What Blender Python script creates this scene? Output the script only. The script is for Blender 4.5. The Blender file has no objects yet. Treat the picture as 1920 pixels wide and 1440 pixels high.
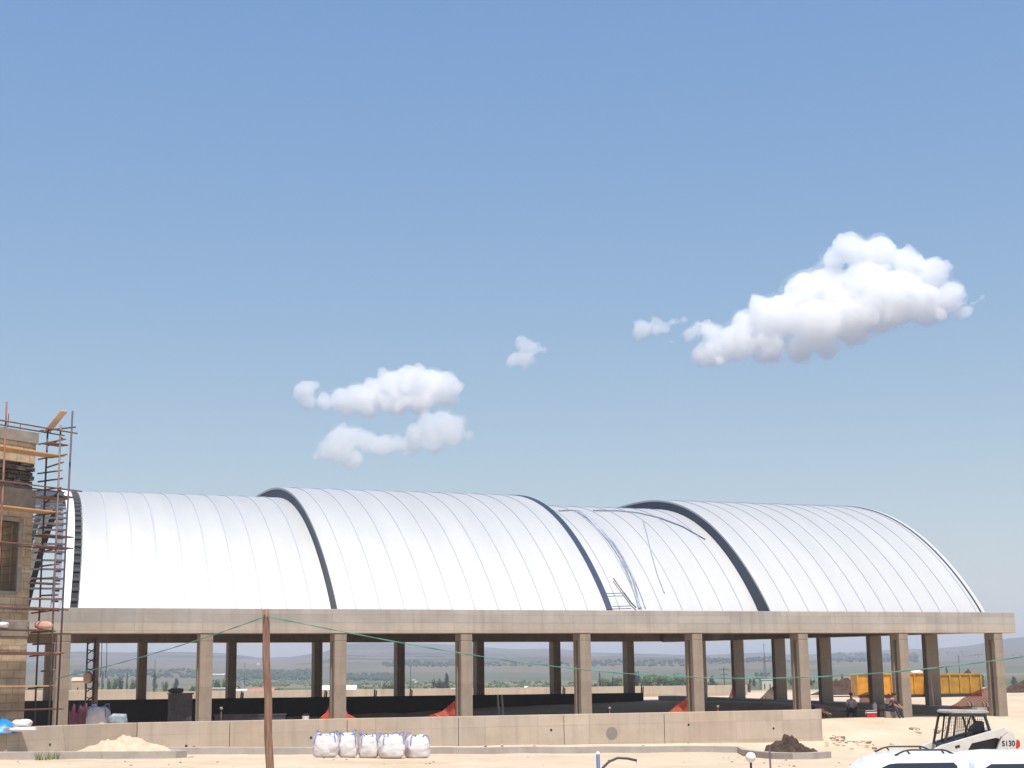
import bpy, bmesh, math, random
from mathutils import Vector, Matrix
from mathutils import noise as mnoise
R = math.radians
S = bpy.context.scene
COL = S.collection
rnd = random.Random(7)

# ------------------------------------------------------------------ camera
CAM_Z, F_PX, PITCH, ROLL = 2.5, 2949.1, .18955, .013546
cam = bpy.data.cameras.new('camera'); co = bpy.data.objects.new('camera', cam); COL.objects.link(co)
cam.sensor_width = 36; cam.lens = 36 * F_PX / 1920; cam.clip_start = .1; cam.clip_end = 40000
co.location = (0, 0, CAM_Z)
co.matrix_world = Matrix.Translation((0, 0, CAM_Z)) @ Matrix.Rotation(R(90) + PITCH, 4, 'X') @ Matrix.Rotation(-ROLL, 4, 'Z')
S.camera = co
# ------------------------------------------------------------------ sky and sun
SUN_EL, SUN_AZ = 68, 166      # azimuth clockwise from +Y
w = bpy.data.worlds.new('World'); S.world = w; w.use_nodes = True
nt = w.node_tree; bg = nt.nodes['Background']
sky = nt.nodes.new('ShaderNodeTexSky'); sky.sky_type = 'NISHITA'; sky.sun_disc = False
sky.sun_elevation = R(SUN_EL); sky.sun_rotation = R(SUN_AZ)
sky.air_density = 1.0; sky.dust_density = .8; sky.ozone_density = 2.4; sky.altitude = 100
ma = nt.nodes.new('ShaderNodeVectorMath'); ma.operation = 'MULTIPLY_ADD'   # white balance of the clear sky
ma.inputs[1].default_value = (.99, .70, .28); ma.inputs[2].default_value = (-.10, .72, 2.95)
mx = nt.nodes.new('ShaderNodeVectorMath'); mx.operation = 'MAXIMUM'; mx.inputs[1].default_value = (.05, .05, .05)
nt.links.new(sky.outputs[0], ma.inputs[0]); nt.links.new(ma.outputs[0], mx.inputs[0]); nt.links.new(mx.outputs[0], bg.inputs[0]); bg.inputs[1].default_value = .11
sl = bpy.data.lights.new('sun', 'SUN'); so = bpy.data.objects.new('sun', sl); COL.objects.link(so)
sl.energy = 4.2; sl.angle = R(.53); sl.color = (1, .955, .89)
sv = Vector((math.sin(R(SUN_AZ)) * math.cos(R(SUN_EL)), math.cos(R(SUN_AZ)) * math.cos(R(SUN_EL)), math.sin(R(SUN_EL))))
so.rotation_euler = sv.to_track_quat('Z', 'Y').to_euler()
S.view_settings.view_transform = 'Standard'; S.view_settings.look = 'None'
S.view_settings.exposure = .5; S.view_settings.gamma = 1
S.cycles.max_bounces = 18; S.cycles.volume_bounces = 18; S.cycles.transparent_max_bounces = 16
S.cycles.use_denoising = True

# ------------------------------------------------------------------ helpers
def ray(x, y):
    xr, yr = (x - 960) / F_PX, (720 - y) / F_PX
    X = xr * math.cos(ROLL) + yr * math.sin(ROLL); Y = -xr * math.sin(ROLL) + yr * math.cos(ROLL)
    return Vector((X, math.cos(PITCH) - Y * math.sin(PITCH), math.sin(PITCH) + Y * math.cos(PITCH)))
def at(x, y, Y):
    v = ray(x, y); return v * (Y / v.y) + Vector((0, 0, CAM_Z))
def sstep(a, b, x):
    t = max(0, min(1, (x - a) / (b - a))); return t * t * (3 - 2 * t)

class MB:
    def __init__(s): s.v = []; s.f = []; s.m = []
    def add(s, vs, fs, mi=0):
        o = len(s.v); s.v += [Vector(v) for v in vs]; s.f += [tuple(i + o for i in f) for f in fs]; s.m += [mi] * len(fs); return s
    def box(s, x0, x1, y0, y1, z0, z1, mi=0, M=None):
        vs = [Vector((x, y, z)) for z in (z0, z1) for y in (y0, y1) for x in (x0, x1)]
        if M: vs = [M @ v for v in vs]
        return s.add(vs, [(0, 2, 3, 1), (4, 5, 7, 6), (0, 1, 5, 4), (2, 6, 7, 3), (0, 4, 6, 2), (1, 3, 7, 5)], mi)
    def bar(s, a, b, wd, ht, mi=0, up=(0, 0, 1)):
        a, b = Vector(a), Vector(b); d = (b - a); L = d.length
        if L < 1e-6: return s
        d /= L; u = Vector(up)
        if abs(d.dot(u)) > .98: u = Vector((0, 1, 0))
        x = d.cross(u).normalized(); z = x.cross(d).normalized()
        vs = [p + x * sx * wd / 2 + z * sz * ht / 2 for p in (a, b) for sx, sz in ((-1, -1), (1, -1), (1, 1), (-1, 1))]
        return s.add(vs, [(3, 2, 1, 0), (4, 5, 6, 7), (0, 1, 5, 4), (1, 2, 6, 5), (2, 3, 7, 6), (3, 0, 4, 7)], mi)
    def tube(s, pts, r, n=8, mi=0, cap=True):
        pts = [Vector(p) for p in pts]; rs = r if isinstance(r, (list, tuple)) else [r] * len(pts)
        o = []; N = len(pts)
        for i, p in enumerate(pts):
            d = (pts[min(i + 1, N - 1)] - pts[max(i - 1, 0)]).normalized()
            u = Vector((0, 0, 1)) if abs(d.z) < .95 else Vector((0, 1, 0))
            x = d.cross(u).normalized(); z = x.cross(d)
            o += [p + (x * math.cos(2 * math.pi * k / n) + z * math.sin(2 * math.pi * k / n)) * rs[i] for k in range(n)]
        fs = [(i * n + k, i * n + (k + 1) % n, (i + 1) * n + (k + 1) % n, (i + 1) * n + k) for i in range(N - 1) for k in range(n)]
        if cap: fs += [tuple(range(n))[::-1], tuple(range((N - 1) * n, N * n))]
        return s.add(o, fs, mi)
    def prism(s, poly, y0, y1, mi=0, M=None, axis='y'):
        """polygon in x,z extruded along y"""
        n = len(poly)
        vs = [Vector((p[0], y, p[1])) for y in (y0, y1) for p in poly]
        if M: vs = [M @ v for v in vs]
        fs = [tuple(range(n)), tuple(range(2 * n - 1, n - 1, -1))] + [(i, i + n, (i + 1) % n + n, (i + 1) % n) for i in range(n)]
        return s.add(vs, fs, mi)
    def sphere(s, c, r, seg=12, ring=8, mi=0, jit=0):
        c = Vector(c); rr = Vector(r) if hasattr(r, '__len__') else Vector((r, r, r)); vs = [c + Vector((0, 0, rr.z))]
        for i in range(1, ring):
            t = math.pi * i / ring
            for k in range(seg):
                p = 2 * math.pi * k / seg; j = 1 + rnd.uniform(-jit, jit)
                vs.append(c + Vector((rr.x * math.sin(t) * math.cos(p) * j, rr.y * math.sin(t) * math.sin(p) * j, rr.z * math.cos(t) * j)))
        vs.append(c - Vector((0, 0, rr.z))); L = len(vs) - 1
        fs = [(0, 1 + k, 1 + (k + 1) % seg) for k in range(seg)]
        for i in range(ring - 2):
            a = 1 + i * seg
            fs += [(a + k, a + seg + k, a + seg + (k + 1) % seg, a + (k + 1) % seg) for k in range(seg)]
        a = 1 + (ring - 2) * seg
        fs += [(L, a + (k + 1) % seg, a + k) for k in range(seg)]
        return s.add(vs, fs, mi)
    def build(s, name, mats, parent=None, smooth=False, bevel=0, fix=False):
        me = bpy.data.meshes.new(name)
        org = Vector((0, 0, 0))
        if parent is None and s.v:   # top-level mesh: put its origin at its base
            lo = [min(v[i] for v in s.v) for i in range(3)]; hi = [max(v[i] for v in s.v) for i in range(3)]
            org = Vector(((lo[0] + hi[0]) / 2, (lo[1] + hi[1]) / 2, lo[2]))
        me.from_pydata([v - org for v in s.v], [], s.f)
        if not isinstance(mats, (list, tuple)): mats = [mats]
        for m in mats: me.materials.append(m)
        me.polygons.foreach_set('material_index', s.m)
        if smooth: me.polygons.foreach_set('use_smooth', [True] * len(s.f))
        me.update()
        bm = bmesh.new(); bm.from_mesh(me); bmesh.ops.recalc_face_normals(bm, faces=bm.faces) if fix or not smooth else None; bm.to_mesh(me); bm.free()
        o = bpy.data.objects.new(name, me); COL.objects.link(o); o.location = org
        if parent: o.parent = parent
        if bevel:
            b = o.modifiers.new('bevel', 'BEVEL'); b.width = bevel; b.segments = 2; b.limit_method = 'ANGLE'
        return o

def tag(o, label=None, cat=None, group=None, kind=None):
    if label: o['label'] = label
    if cat: o['category'] = cat
    if group: o['group'] = group
    if kind: o['kind'] = kind
    return o
def thing(name, loc, label, cat, rz=0, group=None):
    o = bpy.data.objects.new(name, None); COL.objects.link(o); o.location = loc; o.rotation_euler = (0, 0, rz)
    o.empty_display_size = .2
    return tag(o, label, cat, group)
def dup(o, loc=None, rz=None, scale=None, label=None, parent=None):
    c = o.copy(); COL.objects.link(c); c.parent = parent
    if loc is not None: c.location = loc
    if rz is not None: c.rotation_euler = (0, 0, rz)
    if scale is not None: c.scale = scale if hasattr(scale, '__len__') else (scale,) * 3
    if label: c['label'] = label
    for ch in list(o.children): dup(ch, parent=c)
    return c

# ------------------------------------------------------------------ materials
def mat(name, c1, c2=None, scale=2., rough=.8, metal=0., bump=0., bscale=None, detail=6, stretch=(1, 1, 1), extra=None, spec=None, contrast=(.35, .65)):
    m = bpy.data.materials.new(name); m.use_nodes = True; t = m.node_tree; P = t.nodes['Principled BSDF']
    P.inputs['Roughness'].default_value = rough; P.inputs['Metallic'].default_value = metal
    if spec is not None: P.inputs['Specular IOR Level'].default_value = spec
    c1 = (*c1, 1); c2 = (*(c2 or [x * .8 for x in c1[:3]]), 1)
    tc = t.nodes.new('ShaderNodeTexCoord'); mp = t.nodes.new('ShaderNodeMapping'); mp.inputs['Scale'].default_value = stretch
    t.links.new(tc.outputs['Object'], mp.inputs[0])
    n = t.nodes.new('ShaderNodeTexNoise'); n.inputs['Scale'].default_value = scale; n.inputs['Detail'].default_value = detail
    n.inputs['Roughness'].default_value = .6
    t.links.new(mp.outputs[0], n.inputs[0])
    r = t.nodes.new('ShaderNodeValToRGB'); r.color_ramp.elements[0].position, r.color_ramp.elements[1].position = contrast
    r.color_ramp.elements[0].color = c2; r.color_ramp.elements[1].color = c1
    t.links.new(n.outputs[0], r.inputs[0]); col = r.outputs[0]
    if extra: col = extra(t, tc, col)
    t.links.new(col, P.inputs['Base Color'])
    if bump:
        b = t.nodes.new('ShaderNodeBump'); b.inputs['Strength'].default_value = 1; b.inputs['Distance'].default_value = bump
        n2 = t.nodes.new('ShaderNodeTexNoise'); n2.inputs['Scale'].default_value = bscale or scale * 4; n2.inputs['Detail'].default_value = 5
        t.links.new(tc.outputs['Object'], n2.inputs[0]); t.links.new(n2.outputs[0], b.inputs['Height']); t.links.new(b.outputs[0], P.inputs['Normal'])
    return m
def mixc(t, fac, a, b, mode='MIX'):
    n = t.nodes.new('ShaderNodeMix'); n.data_type = 'RGBA'; n.blend_type = mode
    for s_, v in ((n.inputs[0], fac), (n.inputs[6], a), (n.inputs[7], b)):
        if hasattr(v, 'links') or isinstance(v, bpy.types.NodeSocket): t.links.new(v, s_)
        else: s_.default_value = v
    return n.outputs[2]
def ramp(t, inp, p0, p1, c0=(0, 0, 0, 1), c1=(1, 1, 1, 1)):
    r = t.nodes.new('ShaderNodeValToRGB'); r.color_ramp.elements[0].position = p0; r.color_ramp.elements[1].position = p1
    r.color_ramp.elements[0].color = c0; r.color_ramp.elements[1].color = c1; t.links.new(inp, r.inputs[0]); return r.outputs[0]
def formwork(bw, bh, line=(.16, .135, .115, 1), amt=.5, holes=True, rusty=0.):
    """shuttering joints along x/z, streaks running down, cement stains"""
    def fn(t, tc, col):
        sx = t.nodes.new('ShaderNodeSeparateXYZ'); t.links.new(tc.outputs['Object'], sx.inputs[0])
        cb = t.nodes.new('ShaderNodeCombineXYZ'); t.links.new(sx.outputs[0], cb.inputs[0]); t.links.new(sx.outputs[2], cb.inputs[1])
        br = t.nodes.new('ShaderNodeTexBrick'); t.links.new(cb.outputs[0], br.inputs[0])
        br.inputs['Scale'].default_value = 1; br.inputs['Brick Width'].default_value = bw; br.inputs['Row Height'].default_value = bh
        br.inputs['Mortar Size'].default_value = .018; br.inputs['Mortar Smooth'].default_value = .6; br.offset = 0
        br.inputs['Color1'].default_value = (.90, .90, .90, 1); br.inputs['Color2'].default_value = (1.08, 1.06, 1.03, 1); br.inputs['Mortar'].default_value = (.84, .82, .80, 1)
        col = mixc(t, 1., col, br.outputs[0], 'MULTIPLY')
        mp = t.nodes.new('ShaderNodeMapping'); mp.inputs['Scale'].default_value = (3, 3, .22); t.links.new(tc.outputs['Object'], mp.inputs[0])
        n = t.nodes.new('ShaderNodeTexNoise'); n.inputs['Scale'].default_value = 1.; n.inputs['Detail'].default_value = 7; t.links.new(mp.outputs[0], n.inputs[0])
        k = ramp(t, n.outputs[0], .5, .75)
        m2 = t.nodes.new('ShaderNodeMath'); m2.operation = 'MULTIPLY'; m2.inputs[1].default_value = amt; t.links.new(k, m2.inputs[0])
        col = mixc(t, m2.outputs[0], col, line)
        if rusty:
            n3 = t.nodes.new('ShaderNodeTexNoise'); n3.inputs['Scale'].default_value = .35; n3.inputs['Detail'].default_value = 4; t.links.new(tc.outputs['Object'], n3.inputs[0])
            k3 = ramp(t, n3.outputs[0], .45, .7); m3 = t.nodes.new('ShaderNodeMath'); m3.operation = 'MULTIPLY'; m3.inputs[1].default_value = rusty; t.links.new(k3, m3.inputs[0])
            col = mixc(t, m3.outputs[0], col, (.42, .27, .16, 1))
        return col
    return fn
M = {}
def two_lifts(t, tc, col):
    col = formwork(2.9, .36, amt=.35)(t, tc, col)
    sx = t.nodes.new('ShaderNodeSeparateXYZ'); t.links.new(tc.outputs['Object'], sx.inputs[0])
    mr = t.nodes.new('ShaderNodeMapRange'); mr.inputs[1].default_value = 5.36; mr.inputs[2].default_value = 5.30; t.links.new(sx.outputs[2], mr.inputs[0])
    return mixc(t, mr.outputs[0], col, mixc(t, 1., col, (1.13, 1.06, .98, 1), 'MULTIPLY'))
M['beam'] = mat('beam_concrete', (.40, .365, .335), (.34, .307, .28), .8, .9, bump=.01, extra=two_lifts)
M['colm'] = mat('column_concrete', (.33, .265, .21), (.265, .21, .163), 1.2, .9, bump=.01, extra=formwork(5, 1.3, amt=.4))
M['wallc'] = mat('wall_concrete', (.50, .425, .35), (.42, .345, .275), .7, .9, bump=.012, extra=formwork(2.4, .8, amt=.3, rusty=.3))
M['kerb'] = mat('kerb_concrete', (.40, .36, .32), (.32, .285, .25), 1.5, .9, bump=.01)
M['roof'] = mat('roof_metal', (.485, .49, .492), (.44, .447, .455), .7, .66, .60, stretch=(1, .12, .12), detail=6, bump=.012, bscale=.9)
M['seam'] = mat('roof_seam', (.44, .455, .50), (.40, .415, .46), 1, .7, .4)
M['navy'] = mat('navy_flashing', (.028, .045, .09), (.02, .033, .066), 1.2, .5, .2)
M['white'] = mat('white_steel', (.75, .79, .78), (.66, .7, .7), 1, .5)
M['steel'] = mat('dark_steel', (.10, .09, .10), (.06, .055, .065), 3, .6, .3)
M['purlin'] = mat('purlin_steel', (.16, .17, .20), (.12, .12, .15), 3, .5, .4)
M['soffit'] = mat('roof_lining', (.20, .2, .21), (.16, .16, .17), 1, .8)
M['shadewall'] = mat('shade_dark_wall', (.028, .027, .026), (.018, .018, .018), 1, .8)  # near-black: the deep shade on the back wall is put into its colour
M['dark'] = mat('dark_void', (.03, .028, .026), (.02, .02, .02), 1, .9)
M['sand'] = mat('sand_pile_sand', (.58, .465, .35), (.47, .37, .27), 3, .95, bump=.04, bscale=9)
M['dirt'] = mat('brown_dirt', (.085, .047, .031), (.035, .020, .015), 3.5, .95, bump=.06, bscale=10)
M['rust'] = mat('rusty_tube', (.27, .13, .085), (.16, .075, .055), 4, .75, .2)
M['tubeg'] = mat('grey_tube', (.20, .17, .15), (.13, .10, .095), 4, .65, .4)
M['tubep'] = mat('dark_tube', (.11, .075, .10), (.08, .05, .07), 4, .65, .3)
M['plank'] = mat('new_plank', (.60, .37, .17), (.46, .27, .12), 2, .8, stretch=(1, 1, 6), bump=.005)
M['plank_old'] = mat('old_plank', (.20, .115, .075), (.11, .065, .045), 2, .85, stretch=(1, 1, 6), bump=.005)
M['wood'] = mat('pole_wood', (.29, .165, .11), (.155, .08, .055), 3, .85, stretch=(6, 6, .5), bump=.008)
M['paleplank'] = mat('pale_board', (.62, .45, .32), (.50, .34, .24), 2, .85)
M['blue'] = mat('blue_tarpaulin', (.02, .26, .62), (.015, .16, .45), 1.6, .4, bump=.05, bscale=4)
M['bag'] = mat('woven_bag', (.68, .65, .655), (.60, .57, .575), 3, .65, bump=.03, bscale=5)
M['strap'] = mat('blue_strap', (.20, .25, .50), (.15, .19, .42), 5, .6)
M['net'] = None
M['yel'] = mat('yellow_paint', (.66, .32, .02), (.46, .20, .015), 1.5, .55, bump=.004)
M['mustard'] = mat('mustard_paint', (.44, .25, .025), (.30, .15, .018), 1.5, .6, bump=.004)
M['carpaint'] = mat('white_car_paint', (.80, .81, .82), (.78, .79, .80), 1, .18, 0., spec=.6)
M['loader'] = mat('loader_white_paint', (.62, .60, .57), (.52, .49, .46), 3, .45)
M['black'] = mat('black_paint', (.025, .025, .03), (.015, .015, .02), 3, .5)
M['glass'] = mat('tinted_glass', (.02, .025, .035), (.015, .02, .03), 1, .06, spec=.9)
M['rubber'] = mat('tyre_rubber', (.03, .03, .03), (.02, .02, .02), 8, .85)
M['rim'] = mat('wheel_rim', (.5, .5, .52), (.4, .4, .42), 3, .35, .8)
M['red'] = mat('red_plastic', (.55, .03, .03), (.42, .02, .02), 4, .4)
M['skin'] = mat('skin', (.36, .20, .13), (.30, .16, .10), 6, .6)
M['hair'] = mat('dark_hair', (.03, .02, .018), (.02, .014, .012), 20, .7)
M['shirtl'] = mat('lilac_shirt', (.48, .43, .55), (.38, .34, .46), 5, .85)
M['shirtd'] = mat('maroon_shirt', (.10, .03, .04), (.07, .02, .03), 5, .85)
M['trou'] = mat('dark_trousers', (.03, .035, .06), (.02, .022, .04), 5, .85)
M['stone'] = None
M['teal'] = mat('green_cable', (.07, .26, .20), (.05, .2, .155), 6, .5)
M['bluesleeve'] = mat('blue_sleeve', (.06, .11, .30), (.04, .08, .22), 4, .5)
M['bark'] = mat('bark', (.10, .07, .05), (.06, .04, .03), 3, .9)
def leafmat(name, a, b): return mat(name, a, b, .6, .75, detail=3)
M['leafg'] = leafmat('leaves_green', (.10, .145, .035), (.05, .08, .02))
M['leafd'] = leafmat('leaves_dark', (.035, .055, .03), (.02, .032, .02))
M['leafy'] = leafmat('leaves_light', (.18, .24, .06), (.10, .14, .035))
M['limew'] = mat('white_wall', (.75, .73, .68), (.66, .63, .58), .5, .8)
M['redroof'] = mat('red_roof', (.42, .19, .13), (.34, .14, .1), .7, .8)
M['sheet'] = mat('white_sheet_roof', (.80, .81, .80), (.74, .75, .74), .3, .5)
M['hole'] = mat('tie_hole', (.02, .018, .015), (.015, .012, .01), 3, .9)

def netmat():
    m = mat('orange_netting', (.50, .07, .03), (.36, .045, .022), 3, .6); t = m.node_tree; P = t.nodes['Principled BSDF']
    tc = t.nodes.new('ShaderNodeTexCoord'); br = t.nodes.new('ShaderNodeTexBrick'); br.offset = .5
    sx = t.nodes.new('ShaderNodeSeparateXYZ'); cb = t.nodes.new('ShaderNodeCombineXYZ'); t.links.new(tc.outputs['Object'], sx.inputs[0])
    ad = t.nodes.new('ShaderNodeMath'); t.links.new(sx.outputs[0], ad.inputs[0]); t.links.new(sx.outputs[1], ad.inputs[1])
    t.links.new(ad.outputs[0], cb.inputs[0]); t.links.new(sx.outputs[2], cb.inputs[1]); t.links.new(cb.outputs[0], br.inputs[0])
    br.inputs['Scale'].default_value = 1; br.inputs['Brick Width'].default_value = .07; br.inputs['Row Height'].default_value = .05; br.inputs['Mortar Size'].default_value = .013
    br.inputs['Mortar Smooth'].default_value = 0
    mr = t.nodes.new('ShaderNodeMath'); mr.operation = 'MAXIMUM'; mr.inputs[1].default_value = .35; t.links.new(br.outputs['Fac'], mr.inputs[0])
    t.links.new(mr.outputs[0], P.inputs['Alpha']); return m
M['net'] = netmat()
def stonemat():
    def fn(t, tc, col):
        sx = t.nodes.new('ShaderNodeSeparateXYZ'); t.links.new(tc.outputs['Object'], sx.inputs[0])
        cb = t.nodes.new('ShaderNodeCombineXYZ'); t.links.new(sx.outputs[0], cb.inputs[0]); t.links.new(sx.outputs[2], cb.inputs[1])
        br = t.nodes.new('ShaderNodeTexBrick'); t.links.new(cb.outputs[0], br.inputs[0]); br.inputs['Scale'].default_value = 1
        br.inputs['Brick Width'].default_value = .55; br.inputs['Row Height'].default_value = .27; br.inputs['Mortar Size'].default_value = .022; br.inputs['Bias'].default_value = 0
        br.inputs['Color1'].default_value = (.85, .83, .79, 1); br.inputs['Color2'].default_value = (1.1, 1.07, 1.02, 1); br.inputs['Mortar'].default_value = (.72, .67, .62, 1)
        return mixc(t, 1., col, br.outputs[0], 'MULTIPLY')
    return mat('stone_blocks', (.62, .50, .36), (.40, .32, .23), 1.3, .9, bump=.03, bscale=5, extra=fn)
M['stone'] = stonemat()
M['plaster'] = mat('grey_plaster', (.37, .325, .275), (.20, .17, .145), 1.2, .9, bump=.02)
M['cornice'] = mat('parapet_concrete', (.36, .33, .29), (.25, .225, .20), 1.5, .9, bump=.02)
M['darkstone'] = mat('dark_broken_stone', (.12, .10, .085), (.035, .03, .028), 2.2, .95, bump=.05, stretch=(1, 1, 4))

# ------------------------------------------------------------------ building frame (d along the front, n into the depth)
TH = R(68.45); BO = Vector((-19.145, 67.4, 0)); BROT = R(90) - TH
dv = Vector((math.sin(TH), math.cos(TH), 0)); nv = Vector((-math.cos(TH), math.sin(TH), 0))
def B(d, n, z=0): return BO + dv * d + nv * n + Vector((0, 0, z))
def toB(X, Y):
    v = Vector((X, Y, 0)) - BO; return v.dot(dv), v.dot(nv)

# ------------------------------------------------------------------ ground
def nz(x, y, s, o=3): return mnoise.fractal(Vector((x / s, y / s, 3.7)), 1.0, 2.1, o)
CRX = [-3000, -1500, -400, 0, 140, 250, 330, 400, 480, 530, 590, 645, 700, 800, 860, 900, 960, 1030, 1120, 1200, 1300, 1380, 1420, 1500, 1550, 1600, 1640, 1700, 1790, 1850, 1900, 1960, 2300, 3200, 4800]
CRY = [1260, 1250, 1235, 1226, 1225, 1230, 1233, 1236, 1241, 1238, 1228, 1208, 1205, 1206, 1208, 1213, 1217, 1216, 1224, 1226, 1228, 1225, 1223, 1229, 1228, 1227, 1226, 1221, 1216, 1210, 1203, 1198, 1190, 1215, 1240]
def interp(x, xs, ys):
    if x <= xs[0]: return ys[0]
    for i in range(len(xs) - 1):
        if x <= xs[i + 1]:
            t = (x - xs[i]) / (xs[i + 1] - xs[i]); t = t * t * (3 - 2 * t) * .5 + t * .5
            return ys[i] + (ys[i + 1] - ys[i]) * t
    return ys[-1]
def horiz(px): return 1302.5 - .01355 * px - 4.0
def near_z(X, Y):
    d, n = toB(X, Y)
    fr = .2 - .0247 * max(-6, min(34, d + 2))
    fr = fr * sstep(-42, -12, n) + (-.05 - .22 * sstep(-5, 12, X)) * (1 - sstep(-42, -12, n))
    site = .62 + .9 * sstep(2, 30, n) * sstep(40, 47, d) + .5 * sstep(35, 45, n)
    z = fr + (site - fr) * sstep(-9.5, -1.5, n)
    z -= 2.2 * sstep(3.5, 5, n) * (1 - sstep(38, 39.3, n)) * sstep(-7, -6, d) * (1 - sstep(44, 45.5, d))
    out = 1.15 + .5 * sstep(100, 180, math.hypot(X, Y))
    return z + (out - z) * sstep(95, 120, math.hypot(X, Y)) * (1 if n > 12 else 0) if n > 12 else z
def ground_z(X, Y):
    r = math.hypot(X, Y)
    z = near_z(X, Y) + (.035 * nz(X, Y, 2.5) + .05 * nz(X, Y, 9)) * (1 if r > 12 else .3)
    if r > 150 and Y > 0:
        px = 960 + 3000 * X / Y if abs(X) < Y * 2 else (4800 if X > 0 else -3000)
        far = 0
        el = (horiz(px) - interp(px, CRX, CRY)) / 3108
        nx = nz(X, Y, 520, 5); rid = nz(X + 900, Y, 900, 3)
        # valley floor rises gently, then foothills, then the crest
        a = 1.65 - 2.6 * sstep(150, 300, r) + (r - 300) * .0052 * sstep(250, 900, r) + 1.2 * sstep(700, 1200, r)
        f1 = sstep(1500, 2600, r) * .36 + sstep(2700, 4400, r) * .64
        crest = 4500 * el
        z2 = a + (crest - a) * f1 + nx * 14 * sstep(1400, 2600, r) * (1 - sstep(3900, 4400, r)) + rid * 10 * sstep(1800, 2600, r) * (1 - sstep(3900, 4400, r))
        if r > 4500: z2 *= max(.1, 1 - (r - 4500) / 4500)
        z = z + (z2 - z) * sstep(150, 400, r)
    elif Y <= 0 and r > 60:
        z = z * (1 - sstep(60, 200, r))
    return z
def build_ground():
    rs = [0.0]; r = 1.5
    while r < 8200:
        rs.append(r); r *= 1.013 if 38 < r < 130 else (1.03 if r < 2000 else 1.022)
    az = []; a = -180.
    while a < 180: az.append(a); a += .28 if -24 <= a < 24 else 4.
    v = [(0, 0, ground_z(0, .01))]; f = []; n = len(az)
    for r in rs[1:]:
        for a in az:
            X, Y = r * math.sin(R(a)), r * math.cos(R(a)); v.append((X, Y, ground_z(X, Y)))
    f += [(0, 1 + (k + 1) % n, 1 + k) for k in range(n)]
    for i in range(len(rs) - 2):
        o = 1 + i * n
        f += [(o + k, o + (k + 1) % n, o + n + (k + 1) % n, o + n + k) for k in range(n)]
    me = bpy.data.meshes.new('ground'); me.from_pydata(v, [], f); me.polygons.foreach_set('use_smooth', [True] * len(f)); me.update()
    o = bpy.data.objects.new('ground', me); COL.objects.link(o); tag(o, kind='structure')
    m = bpy.data.materials.new('ground_soil'); m.use_nodes = True; t = m.node_tree; P = t.nodes['Principled BSDF']; P.inputs['Roughness'].default_value = .95
    P.inputs['Specular IOR Level'].default_value = .15
    tc = t.nodes.new('ShaderNodeTexCoord')
    def noise(s, d=6, rg=.6, stretch=None):
        q = t.nodes.new('ShaderNodeTexNoise'); q.inputs['Scale'].default_value = s; q.inputs['Detail'].default_value = d; q.inputs['Roughness'].default_value = rg
        if stretch:
            mp = t.nodes.new('ShaderNodeMapping'); mp.inputs['Scale'].default_value = stretch; t.links.new(tc.outputs['Object'], mp.inputs[0]); t.links.new(mp.outputs[0], q.inputs[0])
        else: t.links.new(tc.outputs['Object'], q.inputs[0])
        return q.outputs[0]
    near = mixc(t, ramp(t, noise(.35, 8), .35, .7), (.555, .45, .34, 1), (.46, .36, .255, 1))
    near = mixc(t, ramp(t, noise(.12, 6, .7), .56, .72), near, (.42, .30, .20, 1))
    near = mixc(t, ramp(t, noise(5, 6, .7), .62, .78), near, (.34, .25, .17, 1))
    near = mixc(t, ramp(t, noise(.6, 6, .7, (1, 7, 1)), .56, .66), near, (.53, .41, .29, 1))
    near = mixc(t, ramp(t, noise(1.4, 5, .7), .60, .70), near, (.44, .34, .245, 1))
    # far: fields, dry hills
    vo = t.nodes.new('ShaderNodeTexVoronoi'); vo.inputs['Scale'].default_value = .0042
    mp = t.nodes.new('ShaderNodeMapping'); mp.inputs['Scale'].default_value = (.5, 1.6, 0); mp.inputs['Rotation'].default_value = (0, 0, .3); t.links.new(tc.outputs['Object'], mp.inputs[0]); t.links.new(mp.outputs[0], vo.inputs[0])
    sep = t.nodes.new('ShaderNodeSeparateColor'); t.links.new(vo.outputs['Color'], sep.inputs[0])
    cr = t.nodes.new('ShaderNodeValToRGB'); e = cr.color_ramp; e.interpolation = 'CONSTANT'
    e.elements[0].position = 0; e.elements[0].color = (.07, .095, .04, 1); e.elements[1].position = .3; e.elements[1].color = (.20, .155, .105, 1)
    for p_, c_ in ((.45, (.085, .105, .045, 1)), (.62, (.16, .135, .085, 1)), (.78, (.035, .06, .025, 1)), (.9, (.24, .185, .125, 1))):
        q = e.elements.new(p_); q.color = c_
    t.links.new(sep.outputs[0], cr.inputs[0])
    fields = mixc(t, ramp(t, noise(.02, 5), .3, .7), cr.outputs[0], (.115, .11, .06, 1)) 
    hills = mixc(t, ramp(t, noise(.0016, 7, .62, (1, 2.2, 3)), .42, .6), (.165, .125, .10, 1), (.10, .083, .07, 1))
    hills = mixc(t, ramp(t, noise(.0021, 8, .7, (1, 3.5, 8)), .555, .60), hills, (.03, .042, .03, 1))
    geo = t.nodes.new('ShaderNodeVectorMath'); geo.operation = 'LENGTH'; t.links.new(tc.outputs['Object'], geo.inputs[0])
    def dist(a, b):
        q = t.nodes.new('ShaderNodeMapRange'); q.inputs[1].default_value = a; q.inputs[2].default_value = b; t.links.new(geo.outputs['Value'], q.inputs[0]); return q.outputs[0]
    col = mixc(t, dist(150, 210), near, fields); col = mixc(t, dist(1500, 2300), col, hills)
    t.links.new(col, P.inputs['Base Color'])
    b = t.nodes.new('ShaderNodeBump'); b.inputs['Distance'].default_value = .05; b.inputs['Strength'].default_value = .8; t.links.new(noise(3, 6), b.inputs['Height']); t.links.new(b.outputs[0], P.inputs['Normal'])
    me.materials.append(m)
build_ground()

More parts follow.
